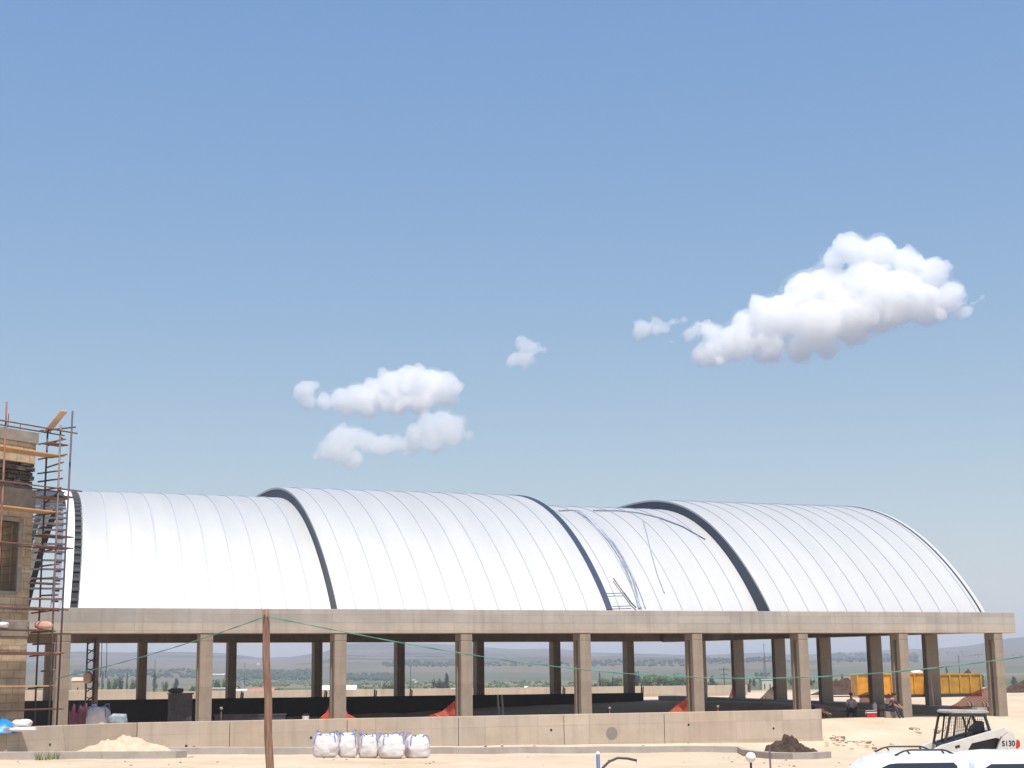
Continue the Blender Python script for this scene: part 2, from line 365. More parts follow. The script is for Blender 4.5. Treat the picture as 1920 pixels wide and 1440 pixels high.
# ------------------------------------------------------------------ the barrel-roofed hall
hall = thing('roofed_hall', BO, 'long open concrete hall under a stepped white metal barrel roof', 'building', BROT)
S_LEN = 48.07
def box_part(name, m, *a, bevel=.02): return MB().box(*a).build(name, m, hall, bevel=bevel)
BB, BT = 4.92, 6.0
box_part('front_beam', M['beam'], -4.6, 49.2, -.36, .40, BB, BT)
box_part('back_beam', M['colm'], -6, 48.2, 38.6, 39.4, 5.66, 6.4)
q = MB(); yv = [.404, 38.596]
q.add([(x, y, z) for y, zb in ((yv[0], 4.96), (yv[1], 5.6)) for x, z in ((47.75, zb), (48.6, zb), (48.6, BT - .01), (47.75, BT - .01))],
      [(3, 2, 1, 0), (4, 5, 6, 7), (0, 1, 5, 4), (1, 2, 6, 5), (2, 3, 7, 6), (3, 0, 4, 7)]).build('end_beam', M['colm'], hall)
box_part('back_roof_slab', M['colm'], -6, 48.6, 30.2, 40.2, 6.42, 6.6)
MB().box(47.75, 48.6, 30.3, 40.2, 6.0, 6.419).build('end_upstand', M['colm'], hall)
# columns: flange - web - flange, so each flank shows a deep dark slot
def column_mesh(name, z0, z1, capital=True, slot=True, W=.56, D=.84):
    b = MB(); c = .34 if capital else 0
    if slot:
        b.box(-W / 2, W / 2, -D / 2, -D / 2 + .30, z0, z1 - c)
        b.box(-W / 2 + .19, W / 2 - .19, -D / 2 + .30, D / 2 - .26, z0, z1 - c)
        b.box(-W / 2, W / 2, D / 2 - .26, D / 2, z0, z1 - c)
        if c: b.box(-W / 2, W / 2, -D / 2, D / 2, z1 - c + .001, z1)
    else: b.box(-W / 2, W / 2, -D / 2, D / 2, z0, z1)
    me = bpy.data.meshes.new(name)
    me.from_pydata([tuple(v) for v in b.v], [], b.f); me.materials.append(M['colm']); me.update(); return me
cm = column_mesh('front_column', -.2, BB - .002)
for k in range(9):
    o = bpy.data.objects.new('column', cm); COL.objects.link(o); o.parent = hall; o.location = (6.009 * k, .09, 0)
    bv = o.modifiers.new('bevel', 'BEVEL'); bv.width = .025; bv.segments = 2
cb_ = column_mesh('back_column', .6, 5.655, slot=False)
for k in range(-2, 7):
    o = bpy.data.objects.new('column', cb_); COL.objects.link(o); o.parent = hall; o.location = (9.05 + 6.01 * k, 39.0, 0)
for j in range(1, 7):
    ce = column_mesh('end_column', .6, 4.95 + .0167 * (5.5 * j) - .004, slot=False, W=.84, D=.40)
    o = bpy.data.objects.new('column', ce); COL.objects.link(o); o.parent = hall; o.location = (48.07, 5.5 * j + .2, 0)
    bv = o.modifiers.new('bevel', 'BEVEL'); bv.width = .03; bv.segments = 2
# plinth beam under the end row
q = MB(); q.add([(x, y, z) for y, zt in ((.7, 1.02), (38.4, 1.62)) for x, z in ((47.2, .3), (48.7, .3), (48.7, zt), (47.2, zt))],
      [(3, 2, 1, 0), (4, 5, 6, 7), (0, 1, 5, 4), (1, 2, 6, 5), (2, 3, 7, 6), (3, 0, 4, 7)]).build('plinth', M['kerb'], hall, bevel=.03)
# roof profiles
def pr_out(n, half=16., h=7.2):
    x = min(1, abs(16 - n) / half); return h * max(0, 1 - x ** 2.25) ** .94
def prof(half, h, N=64, ex=2.45):
    pts = []
    for i in range(N + 1):
        t = i / N; a = math.pi * t; n = 16 - half * math.cos(a); x = abs(math.cos(a))
        pts.append((n, BT + .02 + h * max(0, 1 - x ** ex) ** .94))
    return pts
OUT = prof(16., 7.2); INN = prof(14.7, 6.65, ex=2.6); THK = .10
def inset(pts, t):
    o = []
    for i, p in enumerate(pts):
        a = pts[max(i - 1, 0)]; b = pts[min(i + 1, len(pts) - 1)]; dx, dz = b[0] - a[0], b[1] - a[1]; L = math.hypot(dx, dz) or 1
        o.append((p[0] + dz / L * t, p[1] - dx / L * t if i not in (0, len(pts) - 1) else p[1]))
    return o
def fan(b):   # the oldest shell's sheets fan slightly towards the taller shell
    for v in b.v: v.x += .85 * max(0, min(1, (11.9 - v.x) / 11.2)) * max(0, v.z - BT) / 6.65
def shell(name, d0, d1, P, seams, parent=hall):
    b = MB(); I = inset(P, THK); N = len(P)
    ds = [d0, d1]
    vs = [(d, *p) for d in ds for p in P] + [(d, *p) for d in ds for p in I]
    fs = []; mi = []
    for i in range(N - 1):
        fs.append((i, i + 1, N + i + 1, N + i)); mi.append(0)
        fs.append((2 * N + i + 1, 2 * N + i, 3 * N + i, 3 * N + i + 1)); mi.append(2)
        fs.append((i + 1, i, 2 * N + i, 2 * N + i + 1)); mi.append(0)
        fs.append((N + i, N + i + 1, 3 * N + i + 1, 3 * N + i)); mi.append(0)
    b.add(vs, fs); b.m = mi
    O = inset(P, -.032); P_ = inset(P, .02)
    for s_ in seams:   # standing seams
        hw = .03
        vs = [(s_ - hw, *p) for p in P_] + [(s_ - hw, *p) for p in O] + [(s_ + hw, *p) for p in O] + [(s_ + hw, *p) for p in P_]
        fs = []
        for i in range(N - 1):
            for a in range(3): fs.append((a * N + i, a * N + i + 1, (a + 1) * N + i + 1, (a + 1) * N + i))
        b.add(vs, fs, 1)
    if d0 < 5: fan(b)
    o = b.build(name, [M['roof'], M['seam'], M['soffit']], parent, smooth=False)
    me = o.data; me.polygons.foreach_set('use_smooth', [p.area > 0 and p.material_index != 1 for p in me.polygons])
    md = o.modifiers.new('edge', 'EDGE_SPLIT'); md.split_angle = R(40)
    return o
dA, dB, dC, dD, dE = .70, 11.95, 25.64, 34.43, 47.45
def seq(a, b, first): 
    o = []; x = first
    while x < b - .15: 
        if x > a + .1: o.append(x)
        x += 1.153
    return o
shell('roof_shell', 4.17, dB + .4, INN, seq(4.2, dB, 5.32))
shell('roof_shell', dA, 4.165, INN[:38], [1.86, 3.01, 4.12])   # far side not sheeted yet
shell('roof_shell', dB, dC, OUT, seq(dB, dC, 12.83))
shell('roof_shell', dC - .4, dD + .4, INN, seq(dC, dD, 26.7))
shell('roof_shell', dD, dE, OUT, seq(dD, dE, 35.5))
def ring(name, d0, d1, Pa, Pb, m, i0=0, i1=None):
    n = len(Pa); i1 = i1 or n; Pa, Pb = Pa[i0:i1], Pb[i0:i1]; n = len(Pa)
    vs = [(d, *p) for d in (d0, d1) for P in (Pa, Pb) for p in P]; fs = []
    for i in range(n - 1):
        fs += [(i, i + 1, n + i + 1, n + i), (2 * n + i + 1, 2 * n + i, 3 * n + i, 3 * n + i + 1), (i + 1, i, 2 * n + i, 2 * n + i + 1), (n + i, n + i + 1, 3 * n + i + 1, 3 * n + i)]
    b = MB().add(vs, fs)
    if d0 < 5: fan(b)
    return b.build(name, m, hall)
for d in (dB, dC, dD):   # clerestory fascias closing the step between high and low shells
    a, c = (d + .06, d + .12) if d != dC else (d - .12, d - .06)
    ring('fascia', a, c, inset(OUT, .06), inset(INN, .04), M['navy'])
ring('step_shadow_strip', dC - .30, dC + .02, inset(OUT, -.03), inset(OUT, .09), M['navy'])  # navy strip painted in for the shadow the high shell casts at the step
ring('verge_strip', dE - .2, dE - .12, inset(OUT, -.035), inset(OUT, .05), M['navy'])
ring('verge_cap', dE - .0, dE + .07, inset(OUT, -.03), inset(OUT, .15), M['white'])
ring('end_gable', dE - .08, dE - .02, inset(OUT, .11), [(p[0] if True else 0, BT + .03) for p in OUT], M['soffit'])
for i_ in (6, 13):     # vertical struts on the big fascia
    pass
# unfinished left end: curved ribs, purlins, first white cover strip
ring('curved_rib', -.02, .34, inset(INN, -.02), inset(INN, .12), M['white'])
ring('curved_rib', -.42, -.14, inset(INN, .12), inset(INN, .50), M['purlin'])
ring('curved_rib', -4.3, -4.02, inset(INN, .12), inset(INN, .50), M['purlin'])
ring('back_cover_sheet', .345, .69, inset(INN, .16), inset(INN, .22), M['dark'])
L = 0; marks = []
for i in range(len(INN) - 1):
    seg = math.dist(INN[i], INN[i + 1]); 
    while L <= seg:
        t = L / seg; marks.append((INN[i][0] + (INN[i + 1][0] - INN[i][0]) * t, INN[i][1] + (INN[i + 1][1] - INN[i][1]) * t)); L += .62
    L -= seg
pur = MB()
for n_, z_ in marks[1:-1]: pur.box(-4.3, .68, n_ - .035, n_ + .035, z_ - .10, z_ - .01)
fan(pur); tag(pur.build('purlins', M['purlin'], hall), 'dark steel purlins of the uncovered roof end', kind='stuff')
# anchor stubs along the beam top
# ------------------------------------------------------------------ walls
def wall_thing(name, p0, p1, z0, z1a, z1b, th, m, label, cat='wall', bevel=.02, d_in=1):
    p0, p1 = Vector((*p0, 0)), Vector((*p1, 0)); L = (p1 - p0).length; rz = math.atan2(p1.y - p0.y, p1.x - p0.x)
    b = MB(); b.add([(x, y, z) for x, zt in ((0, z1a), (L, z1b)) for y, z in ((0, z0), (th, z0), (th, zt), (0, zt))],
          [(0, 1, 2, 3), (7, 6, 5, 4), (4, 5, 1, 0), (5, 6, 2, 1), (6, 7, 3, 2), (7, 4, 0, 3)])
    o = b.build(name, m, False, bevel=bevel); o.location = p0; o.rotation_euler = (0, 0, rz)
    return tag(o, label, cat), L, rz
pL, pM_, pR = (-18.05, 57.0), (-14.72, 62.45), (14.0, 73.75)
wl, LL, rzl = wall_thing('retaining_wall', pL, (pM_[0] - .02, pM_[1] - .02), -.6, 1.29, 1.29, .3, M['wallc'], 'short pale concrete wall angled beside the scaffolded building')
wr, LR, rzr = wall_thing('retaining_wall', pM_, pR, -1.2, 1.29, 1.25, .3, M['wallc'], 'long low concrete wall running below the open hall')
wf, LF, rzf = wall_thing('retaining_wall', (-20.0, 57.4), (pL[0] - .005, pL[1] + .02), -.6, 1.27, 1.27, .3, M['wallc'], 'dark wall end under the blue tarpaulin at left edge')
hb = MB()   # tie holes
for x_, z_ in ((10.9 - 4, .55), (9.2, .6), (17.4, .62), (24.0, .70), (1.9, .35), (28.3, .45)): hb.tube([(x_, -.004, z_), (x_, -.0, z_)], .055, 10)
for k in range(11): hb.box(2.4 * k + 1.2 - .012, 2.4 * k + 1.2 + .012, -.005, -.003, -.3, 1.2) if k % 2 else None
hb.build('tie_hole', M['hole'], wr)
hp = MB().tube([(20.25, -.008, .42), (20.25, -.002, .42)], .27, 20).build('round_patch', mat('patch_mortar', (.25, .225, .2), (.22, .2, .175), 4, .9), wr)
h2 = MB()
for x_, z_ in ((2.0, .62), (4.3, .3)): h2.tube([(x_, -.004, z_), (x_, 0, z_)], .05, 10)
h2.build('tie_hole', M['hole'], wl)
# dark shaded wall behind the hall and the sunlit parapet beyond
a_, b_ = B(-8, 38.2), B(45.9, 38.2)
wall_thing('basement_wall', a_[:2], b_[:2], -2.2, 1.98, 1.86, .3, M['shadewall'], 'dark low wall in the shade at the back of the hall')
a_, b_ = B(-30, 54), B(10.9, 54)
wall_thing('boundary_wall', a_[:2], b_[:2], .2, 2.72, 2.62, .3, M['wallc'], 'brown boundary wall seen through the left bays of the hall')
a_, b_ = B(11.2, 54.4), B(64, 54.4)
wall_thing('boundary_wall', a_[:2], b_[:2], .2, 2.42, 2.30, .3, M['wallc'], 'long boundary wall seen through the middle bays of the hall')
# kerbs
def kerb(name, pts, wd, ht, label):
    b = MB(); n = len(pts)
    P = [Vector((x, y, ground_z(x, y))) for x, y in pts]; vs = []
    for i, p in enumerate(P):
        dd = (P[min(i + 1, n - 1)] - P[max(i - 1, 0)]); dd.z = 0; dd.normalize(); s_ = Vector((-dd.y, dd.x, 0)) * wd / 2
        vs += [p - s_ + Vector((0, 0, -.2)), p - s_ + Vector((0, 0, ht)), p + s_ + Vector((0, 0, ht)), p + s_ + Vector((0, 0, -.2))]
    fs = [(i * 4 + a, i * 4 + (a + 1) % 4, (i + 1) * 4 + (a + 1) % 4, (i + 1) * 4 + a) for i in range(n - 1) for a in range(4)] + [(0, 1, 2, 3), (4 * n - 1, 4 * n - 2, 4 * n - 3, 4 * n - 4)]
    return tag(b.add(vs, fs).build(name, M['kerb'], bevel=.02), label, 'kerb')
def lerp2(a, b, n): return [(a[0] + (b[0] - a[0]) * i / n, a[1] + (b[1] - a[1]) * i / n) for i in range(n + 1)]
K = lerp2((-13.6, 60.6), (9.5, 70.1), 24)
K2 = K[:-1] + [(9.6, 69.9), (9.75, 69.0), (9.75, 67.6), (9.9, 66), (10.3, 64.4), (10.9, 63.5), (11.5, 63.6), (12.0, 64.3), (12.6, 65.5)]
kerb('kerb', K2, .3, .26, 'long grey kerb in front of the low concrete wall')
kerb('kerb', [(-26, 53.2), (-22, 54.6), (-18, 56.0), (-14.6, 57.2), (-13.2, 57.7), (-12.4, 58.2), (-12.2, 58.9), (-12.6, 59.6), (-13.3, 60.1)], .3, .26, 'rounded grey kerb end round the sand pile')

# mounds
def mound(name, c, rx, ry, h, m, label, cat, peaks=(), seed=0, N=40, rough=.12, rot=0, z0=None):
    b = MB(); vs = []; z0 = ground_z(*c) if z0 is None else z0
    for i in range(N + 1):
        rr = (i / N) * 1.0
        for k in range(N * 2):
            a = math.pi * k / N; x, y = rr * math.cos(a), rr * math.sin(a)
            hh = h * max(0, (1 - rr) ** 1.1) * (1.35 - .35 * rr)
            for (px, py, pr, ph) in peaks: hh += ph * math.exp(-((x - px) ** 2 + (y - py) ** 2) / pr ** 2) * (1 - rr ** 4)
            hh += rough * mnoise.fractal(Vector((x * 4 + seed, y * 4, seed)), .8, 2.1, 5) * (1 - rr ** 3)
            X, Y = x * rx, y * ry; X, Y = X * math.cos(rot) - Y * math.sin(rot), X * math.sin(rot) + Y * math.cos(rot)
            vs.append((c[0] + X, c[1] + Y, z0 - .06 + hh))
    n = 2 * N
    fs = [(i * n + k, (i + 1) * n + k, (i + 1) * n + (k + 1) % n, i * n + (k + 1) % n) for i in range(N) for k in range(n)]
    return tag(b.add(vs, fs).build(name, m, smooth=True, fix=True), label, cat)
mound('sand_pile', (-14.5, 59.2), 2.6, 1.5, .46, M['sand'], 'pale sand heap behind the rounded kerb at left', 'sand pile', [(.3, 0, .35, .22), (-.35, .1, .3, .16)], 3, rough=.16, rot=.25)
mound('dirt_pile', (11.15, 66.3), 1.75, 1.15, .56, M['dirt'], 'dark brown soil heap inside the kerb before the wall end', 'dirt pile', [(.22, 0, .3, .16), (-.1, .05, .2, .18), (-.5, -.1, .11, .30), (.5, .1, .12, .12)], 11, rough=.34)
def px2(x, y, Y): p = at(x, y, Y); return (p.x, p.y)
mound('dirt_pile', px2(1590, 1306, 128), 3.2, 2, 1.0, M['dirt'], 'dark earth heap seen left of the yellow skips', 'dirt pile', [(-.4, 0, .2, .4)], 5, z0=1.5)
mound('dirt_pile', px2(1945, 1316, 134), 5.5, 3, 1.5, M['dirt'], 'long dark earth bank past the right end of the hall', 'dirt pile', [], 9, z0=.9)

# ------------------------------------------------------------------ stone building under construction, left
W_A = math.atan2(.862, .507); BS = 1.12; CORN = Vector((-16.55 * BS, 54 * BS, 2.5 - 2.5 * BS))
sb = thing('stone_building', CORN, 'unfinished stone building corner behind the scaffolding at left edge', 'building', W_A); sb.scale = (BS,) * 3
def sbox(name, m, *a, bevel=.015): return MB().box(*a).build(name, m, sb, bevel=bevel)
mw = MB()
mw.box(-9, 0, 0, .35, -.3, 4.35); mw.box(-.62, 0, 0, .35, 4.9, 8.6); mw.box(-9, -2.3, 0, .35, 4.9, 8.6); mw.box(-2.3, -.62, 0, .35, 4.9, 5.85); mw.box(-2.3, -.62, 0, .35, 8.2, 8.6)
mw.box(-.35, 0, .351, 7, -.3, 8.6)
mw.build('wall', M['stone'], sb, bevel=.02)
sbox('floor_band', M['plaster'], -9, .03, -.03, 7, 4.351, 4.899)
fr = MB(); fr.box(-2.42, -2.30, -.05, .3, 5.85, 8.32).box(-.62, -.44, -.05, .3, 5.85, 8.32).box(-2.299, -.621, -.05, .3, 8.2, 8.34).box(-2.299, -.621, -.07, .3, 5.74, 5.85)
fr.build('window_frame', M['cornice'], sb, bevel=.01)
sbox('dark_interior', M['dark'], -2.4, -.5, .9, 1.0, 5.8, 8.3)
sbox('floor_band', M['plaster'], -9, .05, -.04, 7, 8.601, 9.35)
q = MB()
r2 = random.Random(5)
zz = 9.351
while zz < 10.25:
    h_ = r2.uniform(.12, .22); x_ = -9.
    while x_ < 0:
        l_ = r2.uniform(.25, .6); o_ = r2.uniform(-.03, .12)
        q.box(x_, min(x_ + l_ - .03, .0), o_, .5, zz, min(zz + h_ - .03, 10.24)); x_ += l_
    zz += h_
q.build('broken_stone_band', M['darkstone'], sb)
sbox('upper_wall', M['stone'], -9, 0, 0, 6.9, 10.25, 10.95)
sbox('parapet', M['cornice'], -9, .06, -.06, 6.9, 10.951, 11.36)
rr_ = random.Random(2); q = MB()
for i in range(10):
    x_ = -4.9 + i * .5 + rr_.uniform(-.2, .2); MB().tube([(x_, .4, 11.3), (x_ + rr_.uniform(-.03, .03), .4, 11.3 + rr_.uniform(.35, .9))], .018, 5).build('starter_bar', M['rust'], sb)

sc = thing('scaffold', CORN, 'rusty tube scaffolding round the stone building corner at left', 'scaffold', W_A); sc.scale = (BS,) * 3
TO, TI = -1.06, -.36
def tube_part(name, a, b, m, r=.03): return MB().tube([a, b], r, 8).build(name, m, sc, smooth=True)
for (x_, y_, h_, m_) in ((.12, TO, 11.55, 'tubeg'), (.12, TI, 11.5, 'tubep'), (-2.3, TO, 12.0, 'rust'), (-2.3, TI, 11.9, 'rust'), (-4.7, TO, 11.9, 'rust'), (-4.7, TI, 11.8, 'rust'), (-7.1, TO, 11.9, 'rust'), (.34, TO - .05, 12.1, 'tubep')):
    tube_part('standard', (x_ + rr_.uniform(-.05, .05), y_, -.1), (x_ + (.22 if x_ == .34 else rr_.uniform(-.04, .04)), y_, h_), M[m_], .032)
for z_, m_, ex in ((11.45, 'tubep', .9), (10.98, 'rust', .25), (10.45, 'rust', .4), (9.95, 'tubeg', .1), (9.35, 'rust', .1), (8.5, 'tubeg', .1), (7.2, 'rust', .1), (6.3, 'tubeg', .1), (5.15, 'rust', .1), (4.5, 'rust', .1), (3.7, 'rust', .5), (2.62, 'tubeg', .1)):
    tube_part('transom', (.16, TI + .4, z_), (.16, TO - ex * .7, z_ + rr_.uniform(-.05, .1)), M[m_], .028)
for z_ in (11.3, 9.3, 7.3, 5.2, 3.75, 1.9):
    for y_, m_ in ((TO, 'rust'), (TI, 'tubeg')): tube_part('ledger', (-8, y_ - .04, z_ + .04), (.5 + rr_.uniform(0, .7), y_ - .04, z_ + .04), M[m_], .026)
tube_part('brace', (-2.3, TO - .07, 2.7), (-4.7, TO - .07, 5.1), M['rust'], .026)
for z_, m_ in ((8.05, 'rust'), (7.75, 'tubeg'), (6.75, 'rust'), (5.75, 'tubep'), (4.1, 'rust'), (3.2, 'tubeg'), (9.65, 'tubep'), (10.2, 'rust')): tube_part('transom', (.16 + rr_.uniform(-.1, .5), TI + .3, z_), (.16, TO - .12, z_ + rr_.uniform(-.06, .06)), M[m_], .03)
tube_part('brace', (.2, TI, 8.9), (.2, TO, 9.3), M['tubep'], .03); tube_part('brace', (.2, TI, 10.9), (.2, TO, 11.1), M['tubep'], .03)
def planks(z, x0, x1, m, dy=0., n=3, y0=None, drop=0.):
    for i in range(n):
        y = (TO + .03 if y0 is None else y0) + i * .24; L0 = x0; k = 0
        a = L0
        while a < x1:
            e = min(a + 3.6, x1 + rr_.uniform(-.1, .12))
            b = MB(); b.bar((a, y + .11, z + .02 + drop * (x1 - a)), (e, y + .11, z + .02), .225, .045); b.build('plank', m, sc, bevel=.006); a = e + .01
for z_ in (10.48, 8.52, 2.68): planks(z_, -7.6, .32, M['plank'])
planks(4.52, -7.6, .2, M['plank_old']); planks(9.0, -.6, .5, M['plank_old'], n=2); planks(7.72, -.3, .9, M['plank_old'], n=3, y0=-1.0); planks(7.33, -.3, .9, M['plank_old'], n=2, y0=-.9); planks(10.9, -.2, .6, M['plank_old'], n=2, y0=-.9); planks(5.25, -1.6, .3, M['plank_old'], n=1)
planks(9.1, .2, .95, M['plank_old'], n=2, y0=-1.0); planks(6.1, -.5, .5, M['plank_old'], n=2, y0=-.9); planks(5.6, -.2, .45, M['paleplank'], n=1, y0=-.7); planks(3.72, -6, .4, M['plank_old'], n=1)
q = MB().bar((.18, TO - .05, 12.05), (.18, TI + .1, 11.35), .03, .30, up=(1, 0, 0))
o = q.build('loose_board', M['paleplank'], sc)
def frame_pt(x_, y_, z_): return CORN + BS * Vector((math.cos(W_A) * x_ - math.sin(W_A) * y_, math.sin(W_A) * x_ + math.cos(W_A) * y_, z_))
def sack(name, c, r, m, label, cat, seed=1, straps=0, group=None):
    b = MB(); b.sphere((0, 0, 0), 1, 20, 14); vs = []
    for v in b.v:
        p = Vector((abs(v.x) ** .6 * math.copysign(1, v.x), abs(v.y) ** .6 * math.copysign(1, v.y), abs(v.z) ** .7 * math.copysign(1, v.z)))
        k = 1 + .16 * mnoise.fractal(v * 2.2 + Vector((seed * 3.1, 0, 0)), .8, 2, 3)
        vs.append(Vector((p.x * r[0] * .8 * k, p.y * r[1] * .8 * k, (p.z * .85 * k + .8) * r[2])) + Vector(c))
    b.v = vs; return tag(b.build(name, m, smooth=True), label, cat, group)
M['pinksack'] = mat('pink_sack', (.62, .36, .28), (.5, .27, .2), 4, .8)
p = frame_pt(-.25, -1.0, 4.58); sack('cement_sack', p, (.40, .22, .17), M['pinksack'], 'pink paper sack lying on the scaffold boards before the beam', 'sack', 4)
p = frame_pt(-2.0, -.9, 4.58); sack('cement_sack', p, (.36, .22, .13), M['bag'], 'white sack lying on the scaffold boards at left edge', 'sack', 6)
# blue tarpaulin and sacks on the wall end
def heap(name, c, rx, ry, h, m, label, cat, seed):
    N = 26; vs = []; fs = []
    for i in range(N + 1):
        for j in range(N + 1):
            x, y = i / N * 2 - 1, j / N * 2 - 1; e = max(0, 1 - (abs(x) ** 2.6 + abs(y) ** 2.6) ** .5)
            z = h * e ** .45 * (.8 + .5 * mnoise.fractal(Vector((x * 1.7 + seed, y * 1.7, seed)), .7, 2, 4)) if e > 0 else -.02
            vs.append((c[0] + x * rx, c[1] + y * ry, c[2] + z))
    fs = [(i * (N + 1) + j, (i + 1) * (N + 1) + j, (i + 1) * (N + 1) + j + 1, i * (N + 1) + j + 1) for i in range(N) for j in range(N)]
    o = MB().add(vs, fs).build(name, m, smooth=True, fix=True); md = o.modifiers.new('solid', 'SOLIDIFY'); md.thickness = .02
    return tag(o, label, cat)
heap('tarpaulin', (-19.5, 57.7, 1.1), 1.7, .9, .62, M['blue'], 'blue tarpaulin heaped on the wall end at left edge', 'tarpaulin', 2)
sack('white_sack', at(42, 1352, 57.2) - Vector((0, 0, .22)), (.42, .3, .17), M['bag'], 'white sack on the blue tarpaulin', 'sack', 9)
sack('white_sack', at(43, 1366, 56.9) - Vector((0, 0, .1)), (.6, .25, .09), M['bag'], 'flat white sack under the blue tarpaulin on the wall', 'sack', 12)

# ------------------------------------------------------------------ bulk bags
def bulk_bag(px, Y, wd, h, label, seed, group='white bulk bags in a row', z=None, rz=0):
    p = at(px, 1420, Y); z = ground_z(p.x, p.y) if z is None else z
    t = thing('bulk_bag', (p.x, p.y, z - .01), label, 'bag', rz, group)
    NR, NS = 22, 40; vs = []; rs = random.Random(seed)
    for i in range(NR + 1):
        u = i / NR; zz = h * u
        if u < .8: prof_ = .86 + .14 * math.sin(math.pi * min(1, u / .72)) ** .8 if u < .72 else 1 - .0 * u
        else: prof_ = 1
        prof_ = .88 + .13 * math.sin(math.pi * min(1, u * 1.15)) - (max(0, u - .78) / .22) ** 2 * .30
        for k in range(NS):
            a = 2 * math.pi * k / NS; c, s_ = math.cos(a), math.sin(a); sq = (abs(c) ** 3.2 + abs(s_) ** 3.2) ** (-1 / 3.2)
            sq = sq * (1 - .55 * (1 - min(1, u * 8 + .4))) if u < .08 else sq
            nn = 1 + .085 * mnoise.fractal(Vector((c * 2 + seed, s_ * 2, u * 2.6)), .8, 2.1, 4)
            fold = .012 * math.sin(a * 9 + seed) * (u > .6)
            vs.append((wd / 2 * sq * prof_ * nn * c + fold * c, wd / 2 * .95 * sq * prof_ * nn * s_, zz + (.05 * math.sin(a * 2 + seed) * (u - .6) / .4 if u > .6 else 0)))
    n = NS; fs = [(i * n + k, i * n + (k + 1) % n, (i + 1) * n + (k + 1) % n, (i + 1) * n + k) for i in range(NR) for k in range(n)]
    vs.append((0, 0, h * .96)); fs += [(NR * n + k, NR * n + (k + 1) % n, len(vs) - 1) for k in range(n)]; fs.append(tuple(range(n))[::-1])
    MB().add(vs, fs).build('bag_body', M['bag'], t, smooth=True)
    for sx in (-1, 1):
        for sy in (-1, 1):
            x0, y0 = sx * wd * .36, sy * wd * .34; hh = rs.uniform(-.02, .16); lean = rs.uniform(-.1, .1)
            pts = [(x0 * 1.13, y0 * 1.13, h * .62), (x0 * 1.1, y0 * 1.1, h * .84), (x0, y0, h * .97), (x0 + lean, y0, h + hh), (x0 * .55 + lean, y0, h + hh * .8), (x0 * .55, y0 * .9, h * .95)]
            b = MB()
            for a, c in zip(pts[:-1], pts[1:]): b.bar(a, c, .045, .012, up=(0, 1, 0))
            b.build('lifting_loop', M['strap'], t)
    b = MB(); b.add([(wd * .30 * math.cos(a), wd * .3 * math.sin(a), h * z_) for z_ in (.93, 1.0) for a in [2 * math.pi * k / 24 for k in range(24)]], [(k, (k + 1) % 24, 24 + (k + 1) % 24, 24 + k) for k in range(24)])
    o = b.build('top_flap', M['bag'], t, smooth=True); o.modifiers.new('solid', 'SOLIDIFY').thickness = .02
    return t
for i, (px, wd, h, Y, lab) in enumerate(((611, .95, .86, 60.3, 'broad full white bulk bag, leftmost of the row by the kerb'), (652, .72, .88, 60.8, 'narrow white bulk bag, second from left in the row'), (691, .74, .84, 60.9, 'middle white bulk bag of the five by the kerb'),
        (734, .98, .85, 60.6, 'rounded white bulk bag, fourth from left in the row'), (782, .92, .84, 61.2, 'upright square white bulk bag, rightmost, with a tall blue loop'))):
    bulk_bag(px, Y, wd, h, lab, i * 3 + 1, rz=.1 * i)
pb = at(182, 1350, 69.6)
bulk_bag(182, 69.6, 1.0, 1.15, 'white bulk bag with blue straps standing in the hall shade', 21, None, .7)
sack('small_sack', at(222, 1349, 69.2) - Vector((0, 0, .25)), (.48, .3, .3), mat('greyblue_sack', (.35, .42, .48), (.2, .25, .3), 4, .7), 'grey blue sack beside the shaded bulk bag', 'sack', 15)
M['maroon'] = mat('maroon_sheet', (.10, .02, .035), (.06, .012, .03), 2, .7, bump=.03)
p = at(147, 1330, 70.6); q = MB(); N_ = 14
vs = [(p.x + (i / N_ - .5) * .8, p.y + .05 * math.sin(i * 1.3), .55 + j * .36 + .02 * math.sin(i)) for j in range(5) for i in range(N_ + 1)]
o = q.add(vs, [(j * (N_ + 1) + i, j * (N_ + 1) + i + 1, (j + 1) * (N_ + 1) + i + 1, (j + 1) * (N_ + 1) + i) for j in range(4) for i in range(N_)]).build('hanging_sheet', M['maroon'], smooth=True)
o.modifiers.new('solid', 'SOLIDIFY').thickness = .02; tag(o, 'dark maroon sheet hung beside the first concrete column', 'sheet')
# dark crates, boards and small things in the shade
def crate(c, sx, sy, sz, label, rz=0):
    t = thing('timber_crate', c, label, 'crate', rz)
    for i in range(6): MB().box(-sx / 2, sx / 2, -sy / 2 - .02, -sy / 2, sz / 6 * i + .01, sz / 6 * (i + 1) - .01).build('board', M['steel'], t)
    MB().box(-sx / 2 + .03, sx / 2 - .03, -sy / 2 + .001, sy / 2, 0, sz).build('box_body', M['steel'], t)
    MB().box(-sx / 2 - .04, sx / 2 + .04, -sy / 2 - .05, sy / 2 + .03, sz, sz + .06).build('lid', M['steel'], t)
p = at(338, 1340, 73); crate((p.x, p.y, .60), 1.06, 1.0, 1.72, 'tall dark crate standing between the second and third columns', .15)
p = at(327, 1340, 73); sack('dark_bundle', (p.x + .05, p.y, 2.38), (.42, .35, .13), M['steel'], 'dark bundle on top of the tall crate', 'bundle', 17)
p = at(470, 1340, 74.2); crate((p.x, p.y, .6), 3.2, 1.0, .72, 'long low dark crate behind the wooden pole', .1)
